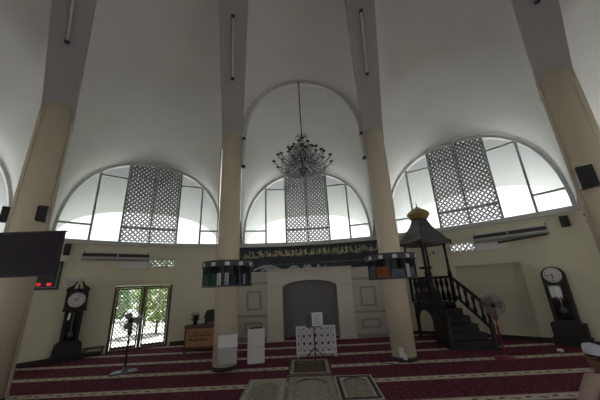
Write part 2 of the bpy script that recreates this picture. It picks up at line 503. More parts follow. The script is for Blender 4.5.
for n_, b in enumerate((-86, -50, -14, 22, 58)):
    ac = bayc(b)
    w = sempty('window_%d' % (n_ + 1), wpt(ac, 0, SILL), -math.radians(ac), WINLAB[b])
    # outer arch frame
    rows = []
    for s, z in lun_profile(n=72):
        k = 1 - 0.085 / max(0.5, math.hypot(s, z)); rows_in = (s * k, z * k)
        rows.append([wpt(ac, s, SILL + z, RW - 0.13), wpt(ac, rows_in[0], SILL + rows_in[1], RW - 0.13),
                     wpt(ac, rows_in[0], SILL + rows_in[1], RW + 0.10), wpt(ac, s, SILL + z, RW + 0.10)])
    MB().grid(rows, smooth=False).build('arch_frame', SILLM, w, world=True)
    def vbar(s, wd, z1=None, name='mullion', m=FRAME):
        z1 = arch_h(s) if z1 is None else z1
        MB().bar(wpt(ac, s, SILL), wpt(ac, s, SILL + z1 - 0.02), wd, 0.08, polar(ac, 1) - polar(ac, 0)).build(name, m, w, world=True)
    for s, wd in ((-2.08 * .85, 0.065), (2.2 * .85, 0.065), (-1.04 * .85, 0.07), (1.17 * .85, 0.07), (0.07 * .85, 0.07)): vbar(s, wd)
    def hbar(s0, s1, z, wd=0.062):
        k = max(1, int(abs(s1 - s0) / 0.3)); mb = MB()
        rows = []
        for i in range(k + 1):
            s = s0 + (s1 - s0) * i / k
            rows.append([wpt(ac, s, SILL + z - wd/2, RW - 0.03), wpt(ac, s, SILL + z + wd/2, RW - 0.03), wpt(ac, s, SILL + z + wd/2, RW + 0.04), wpt(ac, s, SILL + z - wd/2, RW + 0.04), wpt(ac, s, SILL + z - wd/2, RW - 0.03)])
        mb.grid(rows, smooth=False, flip=True).build('transom', FRAME, w, world=True)
    zt = 2.87 * .85
    hbar(-2.08 * .85, -1.04 * .85, zt); hbar(1.17 * .85, 2.2 * .85, zt)
    hbar(-AHALF + 0.05, -2.08 * .85, 0.64 * .85); hbar(2.2 * .85, AHALF - 0.05, 0.64 * .85)
    hbar(-1.04 * .85, 1.17 * .85, 0.64 * .85, 0.07); hbar(-1.04 * .85, 1.17 * .85, zt + 0.12, 0.035)
    top = lambda s: SILL + arch_h(s) - 0.05
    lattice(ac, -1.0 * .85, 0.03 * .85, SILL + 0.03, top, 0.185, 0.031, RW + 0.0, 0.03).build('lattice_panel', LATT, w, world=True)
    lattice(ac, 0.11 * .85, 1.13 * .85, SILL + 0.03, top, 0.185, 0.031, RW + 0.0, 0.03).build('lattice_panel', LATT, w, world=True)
    rows = []
    for s, z in lun_profile(n=60):
        rows.append([wpt(ac, s * 0.985, SILL, RW + 0.06), wpt(ac, s * 0.985, SILL + z * 0.985, RW + 0.06)])
    MB().grid(rows, smooth=False).build('glass_pane', GLASS, w, world=True)

# ------------------------------------------------------------------ small lattice vents beside the air conditioners
for n_, (h, lab) in enumerate(((VENTL, 'small lattice vent left of the central pillar pair, above the lattice door'), (VENTR, 'small lattice vent beside the pulpit canopy'))):
    ac = (h[0] + h[1]) / 2; hw = math.radians(h[1] - h[0]) / 2 * RW
    w = sempty('window_%d' % (n_ + 6), polar(ac, RW, h[2]), -math.radians(ac), lab)
    z0, z1 = h[2], h[3]
    lattice(ac, -hw + 0.03, hw - 0.03, z0 + 0.02, lambda s: z1 - 0.02, 0.165, 0.034, RW + 0.05, 0.03).build('lattice_panel', FRAME, w, world=True)
    f = MB()
    for s0, s1, a, c in ((-hw, hw, z0, z0 + 0.03), (-hw, hw, z1 - 0.03, z1), (-hw, -hw + 0.03, z0, z1), (hw - 0.03, hw, z0, z1)):
        f.add([wpt(ac, s0, a, RW - 0.02), wpt(ac, s1, a, RW - 0.02), wpt(ac, s1, c, RW - 0.02), wpt(ac, s0, c, RW - 0.02),
               wpt(ac, s0, a, RW + 0.1), wpt(ac, s1, a, RW + 0.1), wpt(ac, s1, c, RW + 0.1), wpt(ac, s0, c, RW + 0.1)],
              [(0,1,2,3),(7,6,5,4),(0,4,5,1),(3,2,6,7),(0,3,7,4),(1,5,6,2)])
    f.build('vent_frame', SILLM, w, world=True)

# ------------------------------------------------------------------ lattice double door
pos, rz = at_wall(-30.9, -0.05)
d1 = sempty('door_1', pos, rz, 'glazed double door with a diamond lattice and brown frame')
HWD = 0.89
f = MB(); f.box(-HWD - .02, -HWD + .06, -.05, .08, 0, 2.07); f.box(HWD - .06, HWD + .02, -.05, .08, 0, 2.07)
f.box(-HWD + .06, HWD - .06, -.05, .08, 2.01, 2.07); f.box(-.05, .05, -.05, .08, 0, 2.01)
f.box(-HWD + .06, HWD - .06, -.05, .08, 0, 0.05)
f.build('door_frame', BWOOD, d1, bevel=0.006)
for sx in (-1, 1):
    x0, x1 = (-HWD + .07, -.06) if sx < 0 else (.06, HWD - .07)
    lf = MB()
    lf.box(x0, x0 + .045, -.03, .03, .06, 2.0); lf.box(x1 - .045, x1, -.03, .03, .06, 2.0)
    lf.box(x0 + .045, x1 - .045, -.03, .03, .06, .14); lf.box(x0 + .045, x1 - .045, -.03, .03, 1.95, 2.0)
    leaf = lf.build('door_leaf', BWOOD, d1)
    mb = MB(); X0, X1, Z0, Z1 = x0 + .045, x1 - .045, .14, 1.95
    p = 0.118; n = round((X1 - X0) / p); p = (X1 - X0) / n; nz = round((Z1 - Z0) / (p * 1.15)); pz = (Z1 - Z0) / nz
    for i in range(2 * n + 1):
        for k in range(2 * nz):
            if (i + k) % 2: continue
            for di in (1, -1):
                if 0 <= i + di <= 2 * n:
                    mb.bar((X0 + i*p/2, 0, Z0 + k*pz/2), (X0 + (i+di)*p/2, 0, Z0 + (k+1)*pz/2), 0.017, 0.02, (0, 1, 0))
    mb.build('lattice', BWOOD, leaf)
    MB().box(x0 + .045, x1 - .045, .012, .018, .14, 1.95).build('glass_pane', GLASS, leaf)
    MB().box(-.02 * sx + (x1 if sx < 0 else x0) - .012, -.02 * sx + (x1 if sx < 0 else x0) + .012, -.065, -.03, .95, 1.10).build('handle', CHROME, leaf)

# ------------------------------------------------------------------ pillars with their ribs
PLAB = {-86: None, -50: 'leftmost cream pillar, behind the big black screen', -14: 'cream pillar left of the prayer niche, ringed by a book rack',
        22: 'cream pillar right of the prayer niche, ringed by a book rack', 58: 'rightmost cream pillar at the photo edge, carrying a loudspeaker'}
def lathe_col(r, z1): return [(r, 0.09), (r, z1)]
for b in BOUND:
    P = colpos(b)
    nm = PLAB.get(b) or 'cream pillar outside the photo'
    ang = math.atan2(DX - P.x, -(DY - P.y))
    t = thing('pillar', nm if PLAB.get(b) else 'cream pillar standing behind the photographer', 'pillar', P, 0)
    if not PLAB.get(b): t['group'] = 'pillars behind the photographer'
    MB().lathe([(0.287, 0.085), (0.29, 6.26)], 32).build('shaft', COLC, t)
    MB().lathe([(0.30, 0.0), (0.30, 0.085)], 32).build('base_ring', BASEB, t)
    d = Vector((DX - P.x, DY - P.y, 0)).normalized(); lat = Vector((-d.y, d.x, 0))
    rows = []
    for k in range(40):
        z = 5.87 + (RH - 0.1) * (k / 39) ** 1.1
        c = rib_pt(z, b); o, L = rib_off(z, b)
        hw = min(0.30 + 0.12 * max(0, z - 6.3) / 3.5, 0.46) * (1 - 0.75 * (o / L) ** 2)
        bk = 0.40
        rows.append([c - lat*hw - d*bk, c - lat*hw, c + lat*hw, c + lat*hw - d*bk, c - lat*hw - d*bk])
    rb = MB().grid(rows, smooth=False); rb.add(rows[0][:4], [(0, 1, 2, 3)]); rb.add(rows[-1][:4], [(3, 2, 1, 0)])
    rb.build('rib', RIBM, t, world=True)
    if b in (-50, 58, -14):
        cd = MB()
        toC = Vector((-P.x, -P.y, 0)).normalized(); side = Vector((-toC.y, toC.x, 0))
        for sg in ((-1, 1) if b != -14 else (-1,)):
            for k in range(2 if b != -14 else 1):
                q = (side * sg * (0.318 - 0.03 * k) + toC * (0.08 + 0.08 * k))
                top = Vector((0, 0, 6.15 - 0.25 * k)); bot = Vector((0, 0, 2.6 if b == -14 else 0.1))
                cd.tube([q + bot, q + top, q * 0.9 + top + Vector((0, 0, 0.05))], 0.014, 6)
        cd.build('cable_conduit', mat('conduit_cream', (0.72, 0.66, 0.54), 0.5), t)

# outside the door and windows: shrubs and a pale wall
LEAF = mat('leaf_green', (0.10, 0.20, 0.06), 0.6, noise=0.5, nscale=6)
LEAF2 = mat('leaf_light', (0.22, 0.33, 0.10), 0.6, noise=0.4, nscale=6)
BARK = mat('bark', (0.10, 0.075, 0.05), 0.9)
def shrub(x, y, h, r, m, lab, n=1300):
    t = thing('garden_shrub', lab, 'shrub', (x, y, -0.145))
    MB().tube([(0, 0, 0), (0.03, 0.02, h * 0.5), (0, 0.05, h * 0.85)], [0.06, 0.045, 0.015], 8).build('stem', BARK, t)
    mb = MB(); rr = random.Random(int(x * 100 + y * 7))
    for _ in range(n):
        th, ph = rr.uniform(0, 2*PI), math.acos(rr.uniform(-1, 1)); q = rr.uniform(0.45, 1) ** 0.5
        c = Vector((r*q*math.sin(ph)*math.cos(th), r*q*math.sin(ph)*math.sin(th), h*0.58 + h*0.42*q*math.cos(ph)))
        a = Vector((rr.uniform(-1,1), rr.uniform(-1,1), rr.uniform(-.6,.6))).normalized(); b_ = a.orthogonal().normalized()
        s = rr.uniform(0.09, 0.17)
        mb.add([c - a*s, c + b_*s*0.45, c + a*s, c - b_*s*0.45], [(0, 1, 2, 3)])
    mb.build('foliage', m, t)
shrub(-14.4, 21.8, 4.4, 2.0, LEAF, 'far dark tree at the left edge of the lattice door view', 1800)
shrub(-6.4, 19.6, 4.0, 1.8, LEAF, 'far dark tree behind the middle shrub outside the lattice door', 1800)
shrub(-8.6, 23.6, 5.0, 2.4, LEAF2, 'tallest pale tree, farthest out beyond the lattice door', 1800)
shrub(-9.9, 14.2, 2.6, 1.1, LEAF, 'dark green shrub outside the left leaf of the lattice door')
shrub(-7.6, 15.0, 3.0, 1.1, LEAF2, 'light green shrub outside the middle of the lattice door')
shrub(-5.2, 15.8, 2.8, 1.1, LEAF, 'dark green shrub outside the right leaf of the lattice door')
shrub(-10.2, 18.6, 4.6, 2.2, LEAF2, 'taller pale shrub farther out beyond the lattice door')

# ------------------------------------------------------------------ prayer niche
MX, MY, MR = 0.20, 10.62, -math.radians(4.6)
mh = thing('prayer_niche', 'pale panelled prayer niche with a dark arched recess', 'niche', (MX, MY, 0), MR)
YB = 0.92
mb = MB()
arch = [(1.0 * math.cos(PI * i / 24) , 1.76 + 0.26 * math.sin(PI * i / 24)) for i in range(25)]
for sx in (-1, 1):
    mb.box(min(sx*1.0, sx*1.56), max(sx*1.0, sx*1.56), -0.12, YB, 0, 1.86)
poly = [(-1.56, 1.86), (-1.56, 2.40), (1.56, 2.40), (1.56, 1.86), (1.0, 1.86)] + arch + [(-1.0, 1.86)]
n = len(arch)
# lintel: strip between the arch and the top edge
rows = []
for (x, z) in arch[::-1]:
    rows.append([(x, -0.12, z), (x, -0.12, 2.40), (x, YB, 2.40), (x, YB, z), (x, -0.12, z)])
mb.grid(rows, smooth=False, flip=True)
for sx in (-1, 1): mb.box(min(sx*1.0, sx*1.56), max(sx*1.0, sx*1.56), -0.12, YB, 1.86, 2.40)
mb.build('niche_frame', MIHR, mh)
for sx in (-1, 1):
    MB().box(min(sx*0.97, sx*1.60), max(sx*0.97, sx*1.60), -0.17, -0.115, 1.83, 1.90).build('capital', MIHR, mh, bevel=.01)
    MB().box(min(sx*0.98, sx*1.59), max(sx*0.98, sx*1.59), -0.16, -0.115, 0.0, 0.10).build('pilaster_base', MIHR, mh, bevel=.01)
MB().box(-1.60, 1.60, -0.16, YB, 2.40, 2.45).build('cornice', MIHR, mh, bevel=.01)
MIHD = mat('niche_wing_paint', (0.58, 0.555, 0.50), 0.6, noise=0.05, nscale=3)
MIHM = mat('niche_moulding_shade', (0.36, 0.345, 0.32), 0.6)  # darkened tone stands for relief shading that the flat light lacks
for sx in (-1, 1):
    wx0, wx1 = (-2.66, -1.56) if sx < 0 else (1.56, 2.66)
    wg = MB().box(wx0, wx1, 0.0, YB - 0.05, 0, 2.36).build('side_wing', MIHD, mh)
    m2 = MB()
    def ring(x0, x1, z0, z1, w=0.07, y=-0.05):
        m2.box(x0, x1, y, 0.001, z0, z0 + w); m2.box(x0, x1, y, 0.001, z1 - w, z1)
        m2.box(x0, x0 + w, y, 0.001, z0 + w, z1 - w); m2.box(x1 - w, x1, y, 0.001, z0 + w, z1 - w)
    ring(wx0 + 0.27, wx1 - 0.27, 1.02, 1.70); ring(wx0 + 0.22, wx1 - 0.22, 0.30, 0.62)
    m2.box(wx0 - 0.02, wx1 + 0.02, -0.05, 0.001, 0.80, 0.87); m2.box(wx0 - 0.02, wx1 + 0.02, -0.06, 0.001, 1.93, 2.02)
    m2.box(wx0 - 0.02, wx1 + 0.02, -0.04, 0.001, 0, 0.12)
    m2.build('panel_moulding', MIHM, wg)
# curved back of the recess
rows = []
for i in range(25):
    th = PI * i / 24
    x, y = -1.0 * math.cos(th), 0.86 * math.sin(th) ** 0.7
    rows.append([(x, y, 0.0), (x, y, 2.2)])
mb = MB().grid(rows, smooth=True, flip=False)
mb.build('recess', NICHE, mh)

# ------------------------------------------------------------------ calligraphy banner under the sill
BAN = mat('banner_navy', (0.026, 0.034, 0.056), 0.55, noise=0.4, nscale=3)
GOLD = mat('banner_gold', (0.58, 0.54, 0.33), 0.6)
PALEB = mat('banner_pale_blue', (0.52, 0.57, 0.64), 0.6, noise=0.4, nscale=9)
pos, rz = at_wall(4.3, 0.06)
bn_ = thing('calligraphy_banner', 'long dark blue banner with gold Arabic calligraphy under the central window', 'banner', (pos.x, pos.y, 2.44), rz)
RB = RW - 0.035
ring_strip(-12.4, 21.2, RB, RB + 0.02, 2.44, 3.455).build('cloth', BAN, bn_, world=True)
def bp(s, z, off=0.0): return polar(4.3 + math.degrees(s / RW), RB - 0.004 - off, 2.44 + z)
mb = MB(); rr = random.Random(3)
def stroke(pts, w):
    k = len(pts); L = []; R_ = []
    for i in range(k):
        a = Vector(pts[max(i-1, 0)]); c = Vector(pts[min(i+1, k-1)]); t = (c - a); t = t.normalized() if t.length else Vector((1, 0))
        nn = Vector((-t.y, t.x)) * w * (0.45 + 0.55 * math.sin(PI * (i + 0.5) / k))
        L.append(bp(pts[i][0] + nn.x, pts[i][1] + nn.y)); R_.append(bp(pts[i][0] - nn.x, pts[i][1] - nn.y))
    mb.grid([R_, L], smooth=False)
s = -2.75
while s < 2.75:
    k = rr.randrange(5); w = rr.uniform(0.13, 0.24); zb = 0.62
    if k == 0: stroke([(s, zb), (s + 0.01, zb + 0.12), (s + 0.015, zb + 0.26)], 0.013)
    elif k == 1: stroke([(s + w * i / 8, zb + 0.02 - 0.07 * math.sin(PI * i / 8)) for i in range(9)], 0.014)
    elif k == 2: stroke([(s + 0.06 + 0.06 * math.cos(a * 0.7), zb + 0.06 + 0.05 * math.sin(a * 0.7)) for a in range(10)], 0.012)
    elif k == 3:
        stroke([(s + w * i / 8, zb + 0.18 - 0.16 * (i / 8) ** 2) for i in range(9)], 0.012); stroke([(s + w * .5, zb + 0.0), (s + w * .6, zb + .25)], 0.012)
    else: stroke([(s, zb + 0.03), (s + w * .3, zb), (s + w * .6, zb + 0.02), (s + w, zb + 0.09)], 0.014); stroke([(s + w * .8, zb), (s + w * .8, zb + 0.24)], 0.012)
    for _ in range(rr.randrange(3)):
        a, c = s + rr.uniform(0, w), zb + rr.choice((-0.05, 0.14, 0.2)); stroke([(a, c), (a + 0.03, c + 0.015)], 0.012)
    s += w * 0.42
mb.m = 1; rr = random.Random(5); s = -2.1
while s < 2.7:                                    # second, smaller line of script
    stroke([(s + 0.09 * i / 4, 0.27 + rr.uniform(-.02, .02)) for i in range(5)], 0.007)
    if rr.random() < .5: stroke([(s, 0.27), (s, 0.34)], 0.006)
    s += 0.1 if s > 0.8 else 0.16
mb.m = 2; rr = random.Random(9)
def blob(s0, s1, z0, h, k=14):                   # pale brushed hill shapes along the lower edge
    top = [(s0 + (s1 - s0) * i / k, z0 + h * abs(math.sin(PI * i / k)) ** 0.8 + rr.uniform(-.012, .012)) for i in range(k + 1)]
    low = [(x, max(0.006, z - 0.08 - 0.05 * rr.random())) for x, z in top]
    mb.grid([[bp(*p) for p in low], [bp(*p) for p in top]], smooth=False)
blob(-2.3, -1.15, 0.10, 0.17); blob(-2.0, -1.3, 0.06, 0.10); blob(-0.85, -0.35, 0.09, 0.12); blob(-0.2, 0.15, 0.08, 0.10)
for q in range(8):
    s0 = 0.05 + rr.uniform(-.35, .9); blob(s0, s0 + rr.uniform(.05, .16), 0.08 + rr.random() * .06, 0.1, 6)
mb.build('calligraphy', [GOLD, mat('banner_pale_gold', (0.33, 0.34, 0.26), 0.6), PALEB], bn_, world=True)

# ------------------------------------------------------------------ round book racks on the two central pillars
RACKM = mat('rack_dark_laminate', (0.055, 0.055, 0.07), 0.45, noise=0.3, nscale=5)
CARD = mat('label_card', (0.62, 0.64, 0.70), 0.6)
book_me = {}
def book_tpl(key, col):
    m = mat('book_' + key, col, 0.6)
    mb = MB(); mb.box(0, 0.042, 0, 0.004, 0, 0.26); mb.box(0, 0.006, 0, 0.16, 0, 0.26); mb.box(0.036, 0.042, 0, 0.16, 0, 0.26)
    mb.m = 1; mb.box(0.006, 0.036, 0.004, 0.152, 0.006, 0.254)
    me = mb.build('book', [m, mat('book_pages', (0.66, 0.62, 0.5), 0.8)])
    return me
def rack(b, yaw, lab):
    P = colpos(b); ZB = 1.865
    t = thing('book_rack', lab, 'bookshelf', (P.x, P.y, ZB), yaw)
    N = 40; RO, RI = 0.64, 0.315
    def disc(z0, z1, ro, ri):
        mb = MB(); rows = []
        for j in range(N + 1):
            a = 2*PI*j/N; c, s_ = math.cos(a), math.sin(a)
            rows.append([(ri*c, ri*s_, z0), (ro*c, ro*s_, z0), (ro*c, ro*s_, z1), (ri*c, ri*s_, z1), (ri*c, ri*s_, z0)])
        return mb.grid(rows, smooth=False)
    disc(0, 0.035, RO, RI).build('bottom_shelf', RACKM, t)
    disc(0.60, 0.63, RO, RI).build('top_board', RACKM, t)
    band = disc(0.48, 0.602, RO + 0.012, RO - 0.008).build('front_band', RACKM, t)
    disc(0.035, 0.60, RI + 0.02, RI).build('back_board', RACKM, t)
    for j in range(10):
        a = 2*PI*(j + .5)/10; u = Vector((math.cos(a), math.sin(a), 0))
        MB().bar(u * (RI + .02) + Vector((0, 0, .32)), u * (RO - .012) + Vector((0, 0, .32)), 0.018, 0.56).build('divider', RACKM, t)
    for j in range(12):
        a = 2*PI*(j)/12 + .13; u = Vector((math.cos(a), math.sin(a), 0)); v = Vector((-u.y, u.x, 0))
        c = u * (RO + 0.016) + Vector((0, 0, 0.54))
        MB().bar(c - v * 0.055, c + v * 0.055, 0.006, 0.085).build('label_card', CARD, t)
    return t
r2 = rack(-14, 0.1, 'round dark book rack on the pillar left of the niche')
r3 = rack(22, 0.25, 'round dark book rack on the pillar right of the niche')
tpl = {k: book_tpl(k, c) for k, c in (('green', (0.035, 0.13, 0.075)), ('orange', (0.36, 0.12, 0.04)), ('pale', (0.58, 0.60, 0.68)), ('navy', (0.03, 0.035, 0.07)), ('slate', (0.13, 0.14, 0.19)))}
first = {k: True for k in tpl}
def put_books(b, runs):
    P = colpos(b)
    for a0, n, key, lab, grp, h in runs:
        for k in range(n):
            a = math.radians(a0) + k * 0.095
            u = Vector((math.cos(a), math.sin(a), 0)); R_ = 0.60
            if first[key]: o = tpl[key]; first[key] = False
            else: o = tpl[key].copy(); COL.objects.link(o)
            o.location = (P.x + u.x * R_, P.y + u.y * R_, 1.865 + 0.036)
            o.rotation_euler = (0, 0, a + PI / 2); o.scale = (1, 1, h)
            o.rotation_euler = (0, 0, a + PI / 2)
            tag(o, lab, 'book', grp)
# the spine (local y = 0) must look outwards: local -y = outward
put_books(-14, [(205.0, 6, 'green', 'green spined book in the left pillar rack', 'green books in the left rack', 1.05),
                (242.5, 3, 'green', 'green spined book in the left pillar rack', 'green books in the left rack', 1.05),
                (260, 2, 'pale', 'white spined book in the left pillar rack beside the green books', 'white books in the left rack', 1.1),
                (278, 2, 'pale', 'white spined book in the left pillar rack beside the green books', 'white books in the left rack', 1.1),
                (290, 3, 'navy', 'navy book in the left pillar rack', 'navy books in the left rack', 1.0),
                (313.5, 2, 'navy', 'navy book in the left pillar rack', 'navy books in the left rack', 1.0),
                (326, 1, 'pale', 'single white book among navy ones at the right of the left pillar rack', None, 1.0),
                (333, 2, 'navy', 'navy book in the left pillar rack', 'navy books in the left rack', 1.0)])
put_books(22, [(177.5, 6, 'slate', 'slate grey book in the right pillar rack', 'slate books in the right rack', 1.15),
               (213.6, 6, 'orange', 'orange brown book in the right pillar rack', 'orange books in the right rack', 1.05),
               (250, 6, 'slate', 'slate grey book in the right pillar rack', 'slate books in the right rack', 0.75),
               (286.5, 2, 'pale', 'white book right of centre in the right pillar rack', 'white books in the right rack', 1.2),
               (299, 3, 'slate', 'slate grey book in the right pillar rack', 'slate books in the right rack', 0.9),
               (322, 5, 'slate', 'slate grey book in the right pillar rack', 'slate books in the right rack', 0.9)])

# ------------------------------------------------------------------ longcase clocks
FACE = mat('clock_face', (0.62, 0.62, 0.64), 0.4)
CGLASS = mat('clock_glass', (0.02, 0.02, 0.024), 0.15)
BRASS = mat('pendulum_metal', (0.55, 0.53, 0.50), 0.3, metal=0.7)
def dial(t, z, r, y, hands):
    fc = MB().lathe([(r, 0.0), (r, -0.02), (r * .9, -0.03)][::-1], 36, (0, y, z), axis='y').build('dial', FACE, t)
    mk = MB()
    for k in range(12):
        a = k * PI / 6; u = (math.sin(a), math.cos(a))
        mk.bar((u[0]*r*.70, y - .032, z + u[1]*r*.70), (u[0]*r*.86, y - .032, z + u[1]*r*.86), 0.022 if k % 3 == 0 else .013, 0.004, (0, 1, 0))
    mk.build('hour_mark', BLACK, fc)
    for L, a, w in hands:
        MB().bar((-math.sin(a)*.03, y - .037, z - math.cos(a)*.03), (math.sin(a)*L*r, y - .037, z + math.cos(a)*L*r), w, .004, (0, 1, 0)).build('clock_hand', BLACK, fc)
pos, rz = at_wall(-41.65, 0.20)
ck = thing('longcase_clock', 'dark longcase clock with a scrolled top left of the lattice door', 'clock', pos, rz)
MB().box(-.40, .40, -.19, .17, 0, .13).build('plinth', DWOOD, ck, bevel=.012)
MB().prism([(-.36, .13), (.36, .13), (.32, .46), (.24, .52), (-.24, .52), (-.32, .46)], -.16, .165).build('base', DWOOD, ck, bevel=.01)
mb = MB(); mb.box(-.22, -.14, -.12, .16, .52, 1.38); mb.box(.14, .22, -.12, .16, .52, 1.38); mb.box(-.14, .14, .10, .16, .52, 1.38); mb.box(-.14, .14, -.12, .10, .52, .56); mb.box(-.14, .14, -.12, .10, 1.33, 1.38)
mb.build('trunk', DWOOD, ck, bevel=.006)
MB().box(-.14, .14, -.098, -.092, .56, 1.33).build('trunk_glass', glass_mat('clock_pane', (.75, .75, .77), .03), ck)
mb = MB(); mb.box(-.012, .012, -.02, -.012, .74, 1.32); mb.lathe([(.085, -.012), (.085, .012)], 24, (0, -.03, .70), axis='y'); mb.build('pendulum', BRASS, ck)
mb = MB(); mb.box(-.29, .29, -.18, .17, 1.38, 1.45); mb.box(-.27, .27, -.15, .165, 1.45, 1.98); mb.box(-.30, .30, -.19, .17, 1.98, 2.03)
mb.build('hood', DWOOD, ck, bevel=.01)
for sx in (-1, 1):
    sw = [(0.28, 2.03), (0.26, 2.07), (0.19, 2.11), (0.13, 2.17), (0.10, 2.24), (0.055, 2.245), (0.05, 2.21), (0.085, 2.18), (0.10, 2.12), (0.12, 2.03)]
    p = [(sx * x, z) for x, z in sw]
    MB().prism(p if sx < 0 else p[::-1], -.16, -.08).build('scroll', DWOOD, ck)
MB().lathe([(.02, 2.03), (.03, 2.06), (.012, 2.08), (.03, 2.12), (.012, 2.16), (.004, 2.2)], 12, (0, -.12, 0)).build('finial', DWOOD, ck)
dial(ck, 1.70, .215, -.152, ((.5, 5.2, .02), (.75, .3, .014)))
pos, rz = at_wall(49.35, 0.20)
ck = thing('longcase_clock', 'black longcase clock with a rounded top on the right wall', 'clock', pos, rz)
MB().box(-.38, .38, -.20, .165, 0, .20).build('plinth', DWOOD, ck, bevel=.012)
MB().box(-.35, .35, -.17, .165, .20, .54).build('base', DWOOD, ck, bevel=.012)
ol = [(-.25, .54)] + [(-.25 * math.cos(PI*i/20), 1.76 + .25 * math.sin(PI*i/20)) for i in range(21)] + [(.25, .54)]
il = [(-.17, .62), (.17, .62), (.17, 1.45), (-.17, 1.45)]
MB().prism(ol, -.02, .165).build('trunk', DWOOD, ck)
mb = MB()
mb.prism([(-.25, .54)] + [(-.25, 1.5), (-.17, 1.5), (-.17, .54)], -.13, -.02); mb.prism([(.17, .54), (.17, 1.5), (.25, 1.5), (.25, .54)], -.13, -.02)
mb.prism([(-.17, .54), (-.17, .62), (.17, .62), (.17, .54)], -.13, -.02)
mb.prism([(-.25, 1.5)] + [(-.25 * math.cos(PI*i/20), 1.76 + .25 * math.sin(PI*i/20)) for i in range(21)] + [(.25, 1.5)], -.13, -.02)
mb.build('front_frame', DWOOD, ck)
MB().box(-.17, .17, -.10, -.095, .62, 1.5).build('trunk_glass', MATS['clock_pane'], ck)
dial(ck, 1.78, .20, -.132, ((.5, 3.2, .02), (.7, 4.6, .014)))
mb = MB(); mb.box(-.012, .012, -.065, -.055, .9, 1.48); mb.lathe([(.085, -.012), (.085, .012)], 24, (0, -.07, .86), axis='y'); mb.build('pendulum', CHROME, ck)
for x in (-.045, .045): MB().lathe([(.014, 1.12), (.014, 1.45)], 12, (x, -.055, 0)).build('weight', CHROME, ck)

# ------------------------------------------------------------------ air conditioners, covers, speakers on the wall
ACB = mat('ac_grey', (0.46, 0.46, 0.47), 0.5); ACD = mat('ac_dark_louvre', (0.03, 0.028, 0.034), 0.5)
def aircon(a, w, z, lab, flap):
    pos, rz = at_wall(a, 0.02, z)
    t = thing('air_conditioner', lab, 'air conditioner', pos, rz)
    prof = [(0, 0.02), (-.12, 0.0), (-.20, .03), (-.235, .08), (-.235, .12), (-.16, .13), (-.16, .24), (-.12, .27), (0, .27)]
    mb = MB(); n = len(prof)
    vs = [(-w/2, y, zz) for y, zz in prof] + [(w/2, y, zz) for y, zz in prof]
    mb.add(vs, [tuple(range(n)), tuple(range(2*n-1, n-1, -1))] + [(i, n+i, n+(i+1) % n, (i+1) % n) for i in range(n)])
    mb.build('body', ACB, t)
    for x0, x1 in ((-w/2 + .03, -.02), (.02, w/2 - .03)):
        g = MB(); g.box(x0, x1, -.20, -.159, .128, .235)
        for k in range(4): g.box(x0, x1, -.215, -.20, .138 + k*.025, .15 + k*.025)
        g.build('louvre', ACD, t)
    if flap:
        MB().bar((-.30, -.20, -.085), (w/2 - .05, -.20, -.0), .16, .05, (0, 0, 1)).build('air_flap', ACD, t)
    for x in (-w/2 + .05, w/2 - .05):
        MB().tube([(x, 0.0, .30), (x, -.05, .34), (x + .02, -.07, .30), (x, -.06, .265)], .012, 6).build('hanger', DARKM, t)
aircon(-36.45, 2.0, 2.93, 'long grey air conditioner on the wall above the lattice door', False)
aircon(44.95, 1.95, 2.93, 'long grey air conditioner on the right wall with a dark flap', True)
for a, w, lab in ((-33.45, .86, 'white rectangular cover panel under the left air conditioner'), (41.85, .84, 'white rectangular cover panel under the right air conditioner')):
    pos, rz = at_wall(a, 0.045, 2.665)
    o = MB().box(-w/2, w/2, -.012, .02, 0, .25).build('cover_panel', WPLAS, None, bevel=.008, loc=pos, rotz=rz)
    tag(o, lab, 'panel')
def speaker(loc, rz, w, d, h, lab, bracket=None, tilt=0):
    t = thing('loudspeaker', lab, 'loudspeaker', loc, rz)
    MB().prism([(-w/2, 0), (w/2, 0), (w/2, h), (-w/2, h)], -d/2, d/2).build('cabinet', BLACK, t, bevel=.012)
    MB().box(-w/2 + .015, w/2 - .015, -d/2 - .008, -d/2 + .001, .015, h - .015).build('grille', mat('speaker_mesh', (0.028, 0.028, 0.034), .7, bump=.6, bscale=300), t)
    if bracket: MB().tube([(0, d/2 - .01, h*.5), (0, d/2 + bracket, h*.5), (0, d/2 + bracket, h*.5 + .06)], .015, 8).build('bracket', DARKM, t)
    return t
pos, rz = at_wall(-44.4, .12, 3.08); speaker(pos, rz, .17, .14, .36, 'small black loudspeaker on the wall left of the left air conditioner', .02)
pos, rz = at_wall(52.8, .12, 3.06); speaker(pos, rz, .19, .14, .31, 'small black loudspeaker on the right wall beside the right pillar', .02)
pos, rz = at_wall(55.35, .07, 3.30); 
t = thing('wall_camera', 'tiny dark camera on the wall with a loop of cable, beside the right pillar', 'camera', pos, rz)
MB().lathe([(.03, -.09), (.045, -.06), (.045, 0.04), (.03, .07)], 14, axis='y').build('housing', BLACK, t)
MB().tube([(.05 + .09*math.cos(a*.5), .02, -.16 + .09*math.sin(a*.5)) for a in range(13)], .008, 6).build('cable_loop', BLACK, t)
# emergency light box over the left clock
pos, rz = at_wall(-42.4, .04, 2.27)
t = thing('emergency_light', 'slim white emergency light above the left longcase clock', 'light', pos, rz)
MB().box(-.2, .2, -.03, .04, 0, .085).build('housing', GPLAS, t, bevel=.008); MB().box(-.17, .17, -.042, -.03, .015, .07).build('diffuser', WPLAS, t)
# low bench / step beside the clock
pos, rz = at_wall(-37.85, .17)
t = thing('low_bench', 'low dark wooden bench between the left clock and the door', 'bench', pos, rz)
MB().box(-.27, .27, -.10, .14, .22, .26).build('seat', BWOOD, t, bevel=.006)
for x in (-.24, .20): MB().box(x, x + .04, -.09, .12, 0, .22).build('leg', BWOOD, t)
MB().box(-.20, .20, -.02, .01, .08, .12).build('rail', BWOOD, t)

